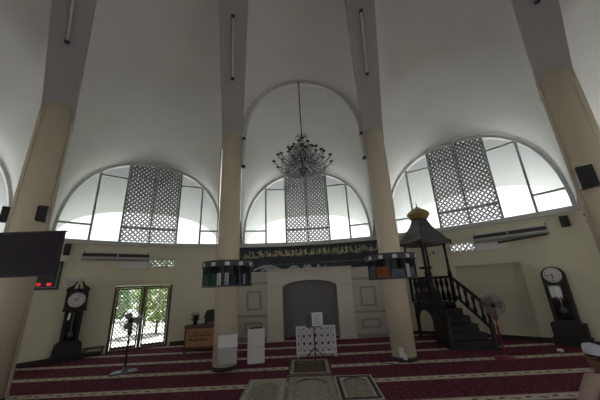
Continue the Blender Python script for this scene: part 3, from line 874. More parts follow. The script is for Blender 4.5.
# led prayer-time board
pos, rz = at_wall(-47.6, .05, 2.06)
t = thing('led_board', 'black digital board with red digits behind the big black screen', 'board', pos, rz)
MB().box(-.52, .52, -.02, .04, 0, .80).build('panel', mat('led_black', (.012, .013, .018), .35), t)
mb = MB(); mb.box(-.55, .55, -.03, .045, -.03, 0); mb.box(-.55, .55, -.03, .045, .80, .83); mb.box(-.55, -.52, -.03, .045, 0, .80); mb.box(.52, .55, -.03, .045, 0, .80)
mb.build('frame', BLACK, t)
MB().box(-.50, .50, -.027, -.022, .035, .05).build('lower_strip', GPLAS, t); MB().box(.47, .485, -.027, -.022, .05, .77).build('side_strip', GPLAS, t)
RED = mat('led_red', (1.0, 0.03, 0.04), .4, emit=0.5)
SEG = {'0': 'abcdef', '1': 'bc', '2': 'abged', '3': 'abgcd', '4': 'fgbc', '5': 'afgcd', '6': 'afgedc', '7': 'abc', '8': 'abcdefg', '9': 'abcdfg'}
def digit(ch, x, z, w, h):
    mb = MB(); y = -.024; th = .013
    L = {'a': ((0, h), (w, h)), 'b': ((w, h), (w, h/2)), 'c': ((w, h/2), (w, 0)), 'd': ((0, 0), (w, 0)), 'e': ((0, h/2), (0, 0)), 'f': ((0, h), (0, h/2)), 'g': ((0, h/2), (w, h/2))}
    for c in SEG[ch]:
        (a, b_), (c_, d_) = L[c]; mb.bar((x + a, y, z + b_), (x + c_, y, z + d_), th, .006, (0, 1, 0))
    mb.build('red_digit', RED, t)
for ch, x in (('5', .03), ('6', .085), ('8', .27), ('0', .325)): digit(ch, x, .10, .034, .07)

# big black screen on the left pillar
t = thing('television_screen', 'big black television screen on the leftmost pillar', 'television', (-5.42, 5.22, 2.19), math.radians(3.0))
MB().prism([(-.75, 0), (.73, 0), (.73, .85), (-.75, .85)], -.03, .03).build('housing', mat('screen_bezel', (.02, .018, .026), .4), t, bevel=.008)
MB().box(-.735, .715, -.036, -.029, .02, .83).build('display', mat('screen_glass', (.022, .015, .032), .55, spec=.2), t)
MB().box(-.25, .25, .03, .20, .3, .55).build('wall_mount', DARKM, t)
MB().box(-.76, .74, -.02, .06, .85, .865).build('top_ledge', DARKM, t)
speaker((-5.62, 5.62, 3.36), math.radians(35), .19, .15, .35, 'black loudspeaker on the right side of the leftmost pillar', .05)
speaker((-7.75, 6.85, 3.74), math.radians(45), .26, .22, .40, 'black loudspeaker beyond the leftmost pillar at the photo edge', .2)
speaker((5.80, 5.16, 3.40), math.radians(-38), .26, .20, .46, 'black loudspeaker with a bracket on the rightmost pillar', .06)

# ------------------------------------------------------------------ strip lamps on ribs and pillars
TUBE = mat('lamp_tube', (0.72, 0.72, 0.72), .4)
def strip_lamp(p, q, nrm, lab, grp=None, r=.018):
    p, q = Vector(p), Vector(q); c = (p + q) / 2
    t = thing('strip_lamp', lab, 'lamp', c)
    u = (q - p).normalized(); nrm = Vector(nrm).normalized(); side = u.cross(nrm).normalized()
    MB().bar(p + nrm * .02, q + nrm * .02, .05, .04, nrm).build('batten', mat('lamp_batten', (.5, .5, .5), .5), t, world=True)
    MB().tube([p + u*.05 + nrm*.075, q - u*.05 + nrm*.075], r, 10).build('tube', TUBE, t, world=True)
    for e in (p, q):
        dd = u if e == p else -u
        MB().bar(e + nrm*.055, e + dd*.07 + nrm*.055, .095, .09, nrm).build('end_cap', DARKM, t, world=True)
RLAB = {-50: ((7.5, 8.6), 'unlit strip lamp on the rib of the leftmost pillar'), -14: ((7.58, 9.0), 'unlit strip lamp on the rib left of the chandelier'),
        22: ((7.6, 9.05), 'unlit strip lamp on the rib right of the chandelier'), 58: ((7.58, 8.6), 'unlit strip lamp on the rib of the rightmost pillar')}
for b, ((z0, z1), lab) in RLAB.items():
    p, q = rib_pt(z0, b), rib_pt(z1, b); d = Vector((DX - p.x, DY - p.y, 0)).normalized()
    u = (q - p).normalized(); nr = (d - u * d.dot(u)).normalized()
    strip_lamp(p + nr * .0, q, nr, lab)
P = colpos(22)
strip_lamp(P + Vector((-.315, -.06, 5.35)), P + Vector((-.315, -.06, 6.25)), (-1, -.1, 0), 'white strip lamp upright on the pillar right of the niche')
P = colpos(-14)
strip_lamp(P + Vector((.315, -.06, 5.2)), P + Vector((.315, -.06, 6.2)), (1, -.1, 0), 'white strip lamp upright on the pillar left of the niche')

# ------------------------------------------------------------------ chandelier
CHM = mat('chandelier_bronze', (.035, .033, .03), .4, metal=.5); CRY = mat('crystal', (.46, .47, .48), .1, metal=.0, spec=.9)
CAN = mat('candle_white', (.7, .69, .64), .5)
ch = thing('chandelier', 'large dark crystal chandelier hanging from the central arch', 'chandelier', (0.14, 7.36, 4.86))
MB().tube([(0, 0, 1.45), (-.01, 0, 2.2), (0.0, 0, 3.40)], .016, 8).build('hanging_rod', CHM, ch)
MB().lathe([(.01, 0.0), (.05, .03), (.03, .08), (.10, .14), (.16, .20), (.10, .26), (.035, .34), (.05, .44), (.10, .54), (.06, .62), (.03, .72), (.045, .85), (.09, .95), (.05, 1.03), (.025, 1.12), (.05, 1.22), (.03, 1.3), (.02, 1.46)], 20).build('stem', CHM, ch)
def arms(n, r, z0, dz, ph, cup=.03):
    for k in range(n):
        a = 2*PI*k/n + ph; u = Vector((math.cos(a), math.sin(a), 0))
        pts = []
        for i in range(15):
            s = i / 14
            pts.append(u * (r * (s ** .9)) + Vector((0, 0, z0 - .27 * math.sin(PI * s ** 1.25) * (.5 + .5 * r / .86) + .05 * math.sin(PI * min(1, s * 4)) + dz * s ** 4)))
        mb = MB().tube(pts, [.014 - .004 * i / 14 for i in range(15)], 6)
        e = pts[-1]
        # scroll leaf on the arm
        mb.tube([pts[6], pts[6] + u*.04 + Vector((0,0,.07)), pts[6] + u*.10 + Vector((0,0,.06)), pts[6] + u*.10 + Vector((0,0,.02))], .007, 5)
        mb.lathe([(.01, 0), (cup + .022, .015), (cup + .03, .03), (.016, .035), (.016, .06)], 10, e)
        ar = mb.build('arm', CHM, ch)
        MB().lathe([(.012, .05), (.012, .14), (.005, .165), (.002, .19)], 8, e).build('candle', CAN, ar)
        st = MB()
        for j in range(5):                       # drops under the cup and along the arm
            q = pts[14 - j*2] if j else e
            L = .05 + .03 * ((j + k) % 3)
            for m_ in range(3):
                st.lathe([(.002, 0), (.011, -.018), (.002, -.036)][::-1], 5, (q.x + .02*(m_ - 1), q.y, q.z - .015 - m_*.02 - L*.3), smooth=False)
        st.build('crystal_strand', CRY, ar)
arms(12, .86, .50, -.04, .1); arms(10, .66, .68, -.02, .3); arms(8, .42, .82, -.02, .0); arms(6, .26, 1.02, .0, .2)
# curled crown leaves and falling crystal chains
for k in range(8):
    a = 2*PI*k/8; u = Vector((math.cos(a), math.sin(a), 0))
    MB().tube([u*.02 + Vector((0,0,1.22)), u*.09 + Vector((0,0,1.32)), u*.16 + Vector((0,0,1.34)), u*.20 + Vector((0,0,1.28)), u*.19 + Vector((0,0,1.22))], [.012, .012, .011, .009, .005], 6).build('crown_leaf', CHM, ch)
for k in range(10):
    a = 2*PI*k/10 + .2; u = Vector((math.cos(a), math.sin(a), 0))
    MB().tube([u*.03 + Vector((0,0,.92)), u*.14 + Vector((0,0,1.06)), u*.21 + Vector((0,0,1.0)), u*.23 + Vector((0,0,.86)), u*.17 + Vector((0,0,.80))], [.010]*5, 6).build('middle_leaf', CHM, ch)
def chains(n, r0, z0, r1, z1, sag, k_):
    mb = MB()
    for k in range(n):
        a = 2*PI*k/n; u = Vector((math.cos(a), math.sin(a), 0))
        for i in range(k_):
            s = (i + .5) / k_; q = u * (r0 + (r1 - r0) * s) + Vector((0, 0, z0 + (z1 - z0) * s - sag * math.sin(PI * s)))
            mb.lathe([(.002, -.020), (.013, 0), (.002, .020)], 5, q, smooth=False)
    return mb
chains(16, .05, 1.2, .40, .86, .10, 12).build('upper_crystal_chains', CRY, ch)['kind'] = 'stuff'
chains(24, .09, .92, .78, .40, .08, 16).build('lower_crystal_chains', CRY, ch)['kind'] = 'stuff'
mb = MB()
for rr_, z, n in ((.10, .04, 10), (.18, .12, 16), (.30, .18, 26), (.42, .22, 36), (.54, .26, 44), (.66, .30, 48), (.30, .62, 26), (.44, .58, 34), (.22, .86, 20)):
    for k in range(n):
        a = 2*PI*k/n
        for m_ in range(4): mb.lathe([(.002, -.024), (.013, -.008), (.002, .016)], 5, (rr_*math.cos(a), rr_*math.sin(a), z - m_*.04), smooth=False)
mb.build('hanging_crystals', CRY, ch)['kind'] = 'stuff'

# ------------------------------------------------------------------ pulpit
pl = thing('pulpit', 'dark wooden pulpit with stairs, balustrades and a gold domed canopy', 'pulpit', (4.3, 9.3, 0))
N_, R_, L_, B_ = Vector((4.02, 9.20, 0)), Vector((4.92, 9.52, 0)), Vector((3.70, 9.90, 0)), Vector((4.58, 10.22, 0))
bl, br = Vector((3.86, 8.10, 0)), Vector((4.97, 7.93, 0))
PF = 1.10
up = Vector((0, 0, 1))
def wbuild(mb, name, m, parent=pl, **k): 
    # children are laid out in world metres around the pulpit's own base point
    for i, v in enumerate(mb.v): mb.v[i] = v - Vector(pl.location)
    return mb.build(name, m, parent, **k)
wbuild(MB().prismz([N_.to_2d(), R_.to_2d(), B_.to_2d(), L_.to_2d()], PF - .10, PF), 'platform', DWOOD, bevel=.01)
# enclosed sides below the platform: arch on the left side, solid front and right
def wall_panel(p, q, z0, z1, th):
    return MB().bar((p + q) / 2 + up * z0, (p + q) / 2 + up * z1, (q - p).length, th, (q - p).normalized().cross(up))
def side_arch(p, q, z1, th, name):
    t = (q - p).normalized(); L = (q - p).length; nrm = t.cross(up) * th
    mb = MB(); k = 14; rows = []
    a = L / 2 - .10
    for i in range(k + 1):
        th_ = PI * i / k; x = L/2 - a * math.cos(th_); z = .55 + .34 * math.sin(th_)
        rows.append([p + t*x + up*z, p + t*x + up*z1, p + t*x + up*z1 + nrm, p + t*x + up*z + nrm, p + t*x + up*z])
    mb.grid(rows, smooth=False)
    for x0, x1 in ((0, .10), (L - .10, L)):
        mb.bar(p + t*(x0+x1)/2 + nrm*.5, p + t*(x0+x1)/2 + nrm*.5 + up*z1, .10, th, nrm)
    wbuild(mb, name, DWOOD)
side_arch(N_, L_, PF - .10, .06, 'side_arch')
side_arch(B_, R_ , PF - .10, .06, 'side_arch')
# stairs
NS = 5
tl, tr = N_.copy(), R_.copy()
for k in range(NS):
    s0, s1 = k / NS, (k + 1) / NS
    a0, b0 = bl.lerp(tl, s0), br.lerp(tr, s0); 
    z = (k + 1) * PF / (NS + 1)
    st = MB().prismz([a0.to_2d(), b0.to_2d(), tr.to_2d(), tl.to_2d()], z - PF / (NS + 1), z)
    wbuild(st, 'step', DWOOD, bevel=.008)
# stringers
for a, b_ in ((bl, tl), (br, tr)):
    t = (b_ - a).normalized(); L = (b_ - a).length
    sgn = -1 if a is bl else 1
    nrm = Vector((t.y, -t.x, 0)) * .05 * sgn
    if a is br: continue
    o = [a, a + up*.34, b_ + up*(PF + .16), b_ + up*.0] if a is bl else [a, a + up*.10, b_ + up*(PF - .18), b_]
    mb = MB().add(o + [p + nrm for p in o], [(0,1,2,3), (7,6,5,4), (0,4,5,1), (1,5,6,2), (2,6,7,3), (3,7,4,0)])
    wbuild(mb, 'stringer', DWOOD)
# newel posts, rails, balusters
def newel(p, z0, z1, r=.045):
    mb = MB(); h = z1 - z0
    mb.box(p.x - r, p.x + r, p.y - r, p.y + r, z0, z0 + h * .62)
    mb.lathe([(r*.8, h*.62), (r*1.25, h*.66), (r*.7, h*.70), (r*1.2, h*.80), (r*1.3, h*.86), (r*.7, h*.94), (r*.2, h)], 12, (p.x, p.y, z0))
    wbuild(mb, 'newel_post', DWOOD)
newel(bl + Vector((.03, .03, 0)), 0, .86); newel(br + Vector((-.03, .03, 0)), 0, 1.02)
RT = .78
def rail(p, q, name='handrail', w=.07, d=.06):
    wbuild(MB().bar(p, q, w * 1.15, d * 1.2), name, DWOOD, bevel=.01)
def baluster(p, h, flat):
    """vase-shaped pierced splat"""
    mb = MB(); k = 10; pr = [.03, .045, .075, .08, .05, .03, .045, .07, .065, .04, .03]
    t = flat
    rows = [[p - t*pr[i] + up*h*i/k, p + t*pr[i] + up*h*i/k] for i in range(k + 1)]
    nn = t.cross(up) * .012
    mb.grid([[a - nn, b_ - nn] for a, b_ in rows], smooth=False); mb.grid([[a + nn, b_ + nn] for a, b_ in rows], smooth=False, flip=True)
    mb.grid([[a - nn, a + nn] for a, b_ in rows], smooth=False, flip=True); mb.grid([[b_ - nn, b_ + nn] for a, b_ in rows], smooth=False)
    wbuild(mb, 'baluster', DWOOD)
for a, b_, z0a, z0b, hb in ((bl, tl, .36, PF + .18, .62), (br, tr, .40, PF + .16, .62)):
    rail(a + up*(z0a + hb), b_ + up*(z0b + hb))
    rail(a + up*(z0a + .05), b_ + up*(z0b + .05), 'lower_rail', .05, .05)
    for k in range(1, 5):
        s = k / 5; p = a.lerp(b_, s) + up * (z0a + (z0b - z0a) * s)
        baluster(p, hb, (b_ - a).normalized())
for a, b_ in ((N_, L_), (L_, B_), (B_, R_)):
    rail(a + up*(PF + RT), b_ + up*(PF + RT)); rail(a + up*(PF + .08), b_ + up*(PF + .08), 'lower_rail', .05, .05)
    nb = 3
    for k in range(1, nb + 1): baluster(a.lerp(b_, k / (nb + 1)) + up*PF, RT, (b_ - a).normalized())
# canopy posts
for p, r in ((N_, .055), (R_, .05), (L_, .04), (B_, .04)):
    mb = MB()
    mb.lathe([(r*1.2, PF), (r*1.2, PF + .9), (r*1.5, PF + .93), (r*.9, PF + .98), (r*.8, PF + 1.6), (r*1.0, PF + 1.95), (r*1.4, PF + 2.0), (r*1.4, PF + 2.05)], 14, (p.x, p.y, 0))
    wbuild(mb, 'canopy_post', DWOOD)
# canopy roof: four-sided swept tent, then gold dome
cc = (N_ + R_ + L_ + B_) / 4
mb = MB(); rows = []
ex = 1.36
prof = [(1.0 * ex, 3.02), (1.02 * ex, 3.12), (.84 * ex, 3.22), (.66 * ex, 3.42), (.58, 3.66), (.42, 3.88), (.40, 3.96)]
corners = [N_, R_, B_, L_]
for k, z in prof:
    row = []
    for i in range(5):
        c = corners[i % 4]; n_ = corners[(i + 1) % 4]
        row.append(cc + (c - cc) * k + up * z)
        if i < 4:
            for s in (.25, .5, .75): row.append(cc + (c.lerp(n_, s) - cc) * k + up * (z - (.06 if k > .9 else 0) * math.sin(PI * s)))
    rows.append(row)
CANO = mat('canopy_grey', (.075, .068, .08), .5, noise=.3, nscale=4)
mb.grid(rows, smooth=False)
mb.add(rows[0][:-1], [tuple(range(len(rows[0]) - 2, -1, -1))])
wbuild(mb, 'canopy_roof', CANO)
mb = MB()
for i in range(4):
    c = cc + (corners[i] - cc) * ex
    mb.lathe([(.008, -.12), (.035, -.07), (.02, -.02), (.035, .02), (.01, .06)], 10, (c.x, c.y, 3.06))
wbuild(mb, 'corner_drop', DWOOD)
GOLDM = mat('gold_dome', (.34, .24, .09), .5, metal=.3)
mb = MB().lathe([(.27, 3.92), (.32, 3.95), (.32, 4.0), (.37, 4.03), (.39, 4.10), (.36, 4.18), (.26, 4.26), (.13, 4.33), (.05, 4.38), (.012, 4.44)], 28, (cc.x, cc.y, 0))
dm = wbuild(mb, 'gold_dome', GOLDM)
mb = MB().lathe([(.385, 4.07), (.40, 4.10), (.385, 4.13)], 28, (cc.x, cc.y, 0)); wbuild(mb, 'dome_band', GOLDM)
mb = MB().lathe([(.012, 4.45), (.024, 4.49), (.008, 4.53), (.003, 4.64)], 10, (cc.x, cc.y, 0)); wbuild(mb, 'finial', DARKM)
# seat back / lectern ledge on the platform and gooseneck microphone
mb = MB(); q = N_ + Vector((-.05, .25, 0))
mb.lathe([(.035, PF), (.03, PF + 1.05), (.20, PF + 1.08), (.21, PF + 1.13), (.05, PF + 1.16)], 16, (q.x + .2, q.y + .12, 0)); wbuild(mb, 'reading_ledge', DWOOD)
mc = thing('gooseneck_microphone', 'thin gooseneck microphone standing on the pulpit platform', 'microphone', (4.36, 9.68, PF))
MB().lathe([(.09, 0), (.09, .02), (.02, .03), (.012, .9)], 14).build('stand', BLACK, mc)
MB().tube([(0, 0, .9), (.02, 0, 1.45), (.08, -.02, 1.56), (.20, -.03, 1.60)], .008, 6).build('gooseneck', BLACK, mc)
MB().lathe([(.014, -.03), (.022, 0), (.022, .05), (.01, .07)], 10, (.22, -.03, 1.60)).build('capsule', BLACK, mc)

# ------------------------------------------------------------------ fans
def fan(loc, rz, m_body, m_base, m_wire, lab, tri):
    t = thing('pedestal_fan', lab, 'fan', loc, rz)
    HZ = 1.16
    if tri:
        bs = MB()
        bs.prismz([(-.30, -.10), (-.26, -.16), (.26, -.16), (.30, -.10), (.22, .16), (-.22, .16)], 0, .035); bs.lathe([(.09, .035), (.05, .08), (.03, .12)], 16)
    else: bs = MB().lathe([(.22, 0), (.23, .015), (.21, .035), (.07, .06), (.03, .10)], 28)
    bs.build('base', m_base, t)
    MB().lathe([(.022, .05), (.022, .62), (.03, .63), (.03, .70), (.014, .71), (.014, HZ - .06)], 14).build('pole', m_body, t)
    MB().prism([(-.05, HZ - .34), (.05, HZ - .34), (.045, HZ - .08), (-.045, HZ - .08)], -.03, .05).build('control_box', m_body, t, bevel=.01)
    MB().lathe([(.03, -.06), (.075, -.04), (.085, .05), (.06, .14), (.02, .16)], 18, (0, 0, HZ), axis='y').build('motor', m_body, t)
    bl_ = MB()
    for k in range(3):
        a0 = 2*PI*k/3
        rows = []
        for i in range(7):
            s = i / 6; r = .04 + .16 * s; w = .45 + .35 * math.sin(PI * min(1, s * .9 + .1))
            rows.append([(r*math.cos(a0 + w*u), -.10 + .03*u, HZ + r*math.sin(a0 + w*u)) for u in (-.8, -.4, 0, .4, .8)])
        bl_.grid(rows); bl_.grid(rows, flip=True)
    bl_.lathe([(.035, -.03), (.035, .03)], 14, (0, -.10, HZ), axis='y')
    bl_.build('blade', m_wire, t)
    g = MB(); RG = .235
    for y, sc_ in ((-.155, 1.0), (-.05, 1.0)):
        for r in (.06, .11, .16, .20, .23):
            yy = y + (.03 if y < -.1 else -.03) * (r / .23) ** 3
            g.tube([(r*math.cos(2*PI*j/32), yy, HZ + r*math.sin(2*PI*j/32)) for j in range(32)], .0030, 4, closed=True)
        for k in range(40):
            a = 2*PI*k/40
            g.tube([(r*math.cos(a + .3*r), y + (.03 if y < -.1 else -.03) * (r / .23) ** 3, HZ + r*math.sin(a + .3*r)) for r in (.05, .12, .19, .235)], .0026, 3)
    g.tube([(RG*math.cos(2*PI*j/40), -.10, HZ + RG*math.sin(2*PI*j/40)) for j in range(40)], .009, 8, closed=True)
    gd = g.build('guard', m_wire, t)
    MB().lathe([(.05, -.012), (.055, .0)], 18, (0, -.155, HZ), axis='y').build('centre_cap', DARKM, gd)
    return t
fan((-4.42, 7.42, 0), math.radians(30), BLACK, mat('fan_base_blue_grey', (.10, .12, .16), .35), mat('fan_pale', (.34, .34, .35), .5), 'black pedestal fan on the carpet before the lattice door', True)
fan((4.55, 7.12, 0), math.radians(-28), mat('fan_red', (.22, .03, .05), .4), MATS['fan_red'], mat('fan_grey', (.20, .20, .21), .5), 'pedestal fan with a red pole beside the pulpit stairs', False)

# ------------------------------------------------------------------ reception desk and what stands on it
dk = thing('wooden_desk', 'wooden desk with black lettering between the door and the left pillar', 'desk', (-3.20, 9.30, 0), math.radians(-1))
MB().box(-.56, .56, -.035, -.01, .16, .70).build('front_panel', PWOOD, dk)
mb = MB(); mb.box(-.60, .60, -.08, .52, .72, .78); mb.build('top', BWOOD, dk, bevel=.008)
mb = MB(); mb.box(-.58, .58, -.05, 0.0, .68, .72); mb.box(-.58, .58, -.05, .0, .12, .17); mb.build('frame_rail', BWOOD, dk)
for x in (-.59, .54):
    for y in (-.05, .44): MB().box(x, x + .05, y, y + .05, 0, .72).build('leg', BWOOD, dk)
INK = mat('black_lettering', (.012, .01, .01), .6)
def text_obj(body, size, loc, parent, m, name, sx=1.0):
    cu = bpy.data.curves.new('lettering', 'FONT'); cu.body = body; cu.size = size; cu.extrude = .0015; cu.align_x = 'CENTER'; cu.offset = size * .018
    tmp = bpy.data.objects.new('lettering', cu); COL.objects.link(tmp)
    bpy.context.view_layer.update()
    me = bpy.data.meshes.new_from_object(tmp.evaluated_get(bpy.context.evaluated_depsgraph_get()))
    bpy.data.objects.remove(tmp)
    o = bpy.data.objects.new(name, me); COL.objects.link(o); o.parent = parent; o.location = loc; o.rotation_euler = (PI/2, 0, 0); o.scale = (sx, 1, 1)
    me.materials.clear(); me.materials.append(m)
    return o
text_obj('Masjid Iqbah', .115, (-.15, -.038, .33), dk, INK, 'lettering', 1.05)
mb = MB(); rr = random.Random(11)
def dstroke(pts, w):
    k = len(pts); A = []; B2 = []
    for i in range(k):
        a = Vector(pts[max(i-1, 0)]); c = Vector(pts[min(i+1, k-1)]); t = (c - a).normalized(); n_ = Vector((-t.y, t.x)) * w
        A.append((pts[i][0] + n_.x, -.0365, pts[i][1] + n_.y)); B2.append((pts[i][0] - n_.x, -.0365, pts[i][1] - n_.y))
    mb.grid([B2, A], smooth=False)
s = -.48
while s < .16:
    w = rr.uniform(.06, .1); k = rr.randrange(4)
    if k == 0: dstroke([(s, .46), (s + .005, .60)], .007)
    elif k == 1: dstroke([(s + w*i/8, .50 - .04*math.sin(PI*i/8)) for i in range(9)], .008)
    elif k == 2: dstroke([(s + .03 + .03*math.cos(a*.7), .54 + .03*math.sin(a*.7)) for a in range(10)], .007)
    else: dstroke([(s + w*i/6, .59 - .08*(i/6)**2) for i in range(7)], .007)
    dstroke([(s, .475), (s + w, .47)], .007)
    s += w * .65
mb.build('arabic_lettering', INK, dk)
pt = thing('potted_plant', 'small dark leafy plant in a pot on the wooden desk', 'plant', (-3.55, 9.45, .78))
MB().lathe([(.05, 0), (.07, .09), (.075, .10), (.06, .10)], 16).build('pot', DARKM, pt)
mb = MB(); rr = random.Random(4)
for k in range(34):
    a = rr.uniform(0, 2*PI); e = rr.uniform(.2, 1.25); L = rr.uniform(.16, .34)
    u = Vector((math.cos(a)*math.cos(e), math.sin(a)*math.cos(e), math.sin(e))); v = u.cross(Vector((0,0,1))).normalized() * .034
    p0 = Vector((0, 0, .09)); mb.add([p0, p0 + u*L*.5 + v, p0 + u*L, p0 + u*L*.5 - v], [(0, 1, 2, 3)])
mb.build('leaves', mat('dark_leaf', (.02, .032, .018), .6), pt)
mc = thing('desk_microphone', 'small black gooseneck microphone on the wooden desk right of the plant', 'microphone', (-3.20, 9.42, .78))
MB().lathe([(.06, 0), (.06, .025), (.02, .035)], 16).build('base', BLACK, mc); MB().tube([(0, 0, .03), (.01, 0, .12), (-.05, -.02, .20)], .008, 6).build('gooseneck', BLACK, mc)
MB().lathe([(.012, 0), (.02, .02), (.02, .05), (.008, .065)], 10, (-.055, -.022, .195)).build('capsule', BLACK, mc)
o = MB().box(-.11, .11, -.08, .08, 0, .05).build('stationery_tray', mat('tray_grey', (.18, .18, .2), .5), None, bevel=.008, loc=(-3.06, 9.55, .78)); tag(o, 'low grey tray lying on the wooden desk beside the pillar', 'tray')
kc = thing('office_chair', 'black chair back showing between the wooden desk and the left pillar', 'chair', (-3.28, 9.98, 0))
MB().box(-.22, .22, -.20, .22, .44, .52).build('seat', BLACK, kc, bevel=.03)
MB().prism([(-.22, .60), (.22, .60), (.22, 1.02), (.16, 1.14), (0, 1.17), (-.16, 1.14), (-.22, 1.02)], .18, .25).build('backrest', BLACK, kc, bevel=.02)
MB().lathe([(.03, .06), (.03, .44)], 12).build('column', DARKM, kc); MB().box(-.02, .02, .20, .25, .44, .70).build('back_bar', DARKM, kc)
for k in range(5):
    a = 2*PI*k/5; MB().bar((0, 0, .07), (.26*math.cos(a), .26*math.sin(a), .05), .04, .03).build('leg', DARKM, kc)
    MB().lathe([(.01, 0), (.025, .012), (.025, .03), (.01, .045)], 10, (.26*math.cos(a), .26*math.sin(a), 0)).build('caster', BLACK, kc)

# ------------------------------------------------------------------ things around the two central pillars
t = thing('service_box', 'two-tone white and grey box fixed low on the left central pillar', 'box', (-1.83, 6.99, .19), math.radians(6))
MB().box(-.22, .22, -.05, .09, .335, .60).build('white_cover', WPLAS, t, bevel=.012); MB().box(-.205, .205, -.04, .09, 0, .33).build('grey_panel', GPLAS, t, bevel=.01)
t = thing('air_purifier', 'tall white cabinet with a dark top standing on the carpet', 'cabinet', (-1.31, 7.80, 0), math.radians(10))
MB().box(-.215, .215, -.16, .16, .015, .38).build('lower_body', WPLAS, t, bevel=.012); MB().box(-.215, .215, -.16, .16, .385, .80).build('upper_body', WPLAS, t, bevel=.012)
MB().box(-.175, .175, -.13, .13, .80, .83).build('top_grille', BLACK, t, bevel=.008); MB().box(-.18, .18, -.14, .14, 0, .02).build('foot', GPLAS, t)
t = thing('socket_box', 'white socket box with a cable low on the right central pillar', 'socket', (2.20, 7.12, .08), math.radians(-20))
MB().box(-.05, .05, -.03, .03, .05, .24).build('housing', WPLAS, t, bevel=.008); MB().box(.02, .11, -.045, .0, .0, .11).build('plug_adapter', WPLAS, t, bevel=.008)
MB().tube([(0, -.01, .05), (.0, -.03, -.02), (.03, -.08, -.072), (-.2, -.16, -.072), (-.5, -.05, -.072)], .006, 6).build('cable', DARKM, t)

# white pierced screen before the niche
sn = thing('pierced_screen', 'low white pierced screen standing before the prayer niche', 'screen', (0.26, 8.14, 0), math.radians(0.5))
SW, SH = .54, .75
mb = MB(); mb.box(-SW, SW, -.012, .012, SH - .06, SH); mb.box(-SW, SW, -.012, .012, .06, .13); mb.box(-SW, -SW + .05, -.012, .012, .13, SH - .06); mb.box(SW - .05, SW, -.012, .012, .13, SH - .06)
mb.build('frame', WPLAS, sn, bevel=.004)
mb = MB(); nx, nz = 6, 3; x0, x1, z0, z1 = -SW + .05, SW - .05, .13, SH - .06; cx, cz = (x1 - x0) / nx, (z1 - z0) / nz
for i in range(nx):
    for k in range(nz):
        c = Vector((x0 + (i + .5) * cx, 0, z0 + (k + .5) * cz)); rx, rz_ = cx * .5, cz * .5
        def pt_(a, s): return c + Vector((math.cos(a) * rx * s, 0, math.sin(a) * rz_ * s))
        for j in range(8):
            a, b_ = 2*PI*(j + .5)/8, 2*PI*(j + 1.5)/8
            mb.bar(pt_(a, .86), pt_(b_, .86), .028, .016, (0, 1, 0))
            mb.bar(pt_(a, .86), pt_(a, 1.36 if j % 2 else 1.36), .026, .016, (0, 1, 0))
            mb.bar(pt_(2*PI*j/8, .80), pt_(2*PI*j/8, .42), .026, .014, (0, 1, 0))
        mb.lathe([(.030, -.008), (.030, .008)], 8, tuple(c), axis='y')
mb.build('rosette_lattice', WPLAS, sn)
for x in (-SW + .03, SW - .06): MB().prism([(x, 0), (x + .03, 0), (x + .03, .06), (x, .06)], -.12, .12).build('foot', WPLAS, sn)

# music stand with a sheet
ms = thing('music_stand', 'black music stand before the white pierced screen', 'stand', (0.21, 7.90, 0), math.radians(-2))
MB().lathe([(.016, .12), (.016, .55), (.022, .56), (.022, .60), (.013, .61), (.013, .80)], 12).build('pole', BLACK, ms)
for k in range(3):
    a = 2*PI*k/3 + PI/2 + 2*PI/6; u = Vector((math.cos(a), math.sin(a), 0))
    MB().tube([Vector((0, 0, .26)), u * .15 + Vector((0, 0, .12)), u * .26 + Vector((0, 0, .013))], .013, 8).build('leg', BLACK, ms)
mb = MB()
for k in range(7): mb.box(-.20 + k * .066, -.188 + k * .066, -.006, .006, .76, 1.07)
for k in range(6): mb.box(-.20, .208, -.006, .006, .76 + k * .06, .775 + k * .06)
mb.box(-.20, .21, -.05, .006, .745, .76); mb.build('desk_plate', BLACK, ms)
o = MB().box(-.15, .14, -.004, .0, 0, .34).build('paper_sheet', mat('paper', (.72, .73, .78), .8), None, loc=(0.315, 7.882, .765), rotz=math.radians(-2)); tag(o, 'white paper sheet resting on the black music stand', 'paper')
mb = MB(); rr = random.Random(2)
for k in range(11): mb.box(-.09, -.09 + .18 * rr.uniform(.6, 1), -.0055, -.004, .28 - k * .022, .286 - k * .022)
pr_ = mb.build('printed_lines', mat('grey_print', (.35, .35, .38), .8), o)

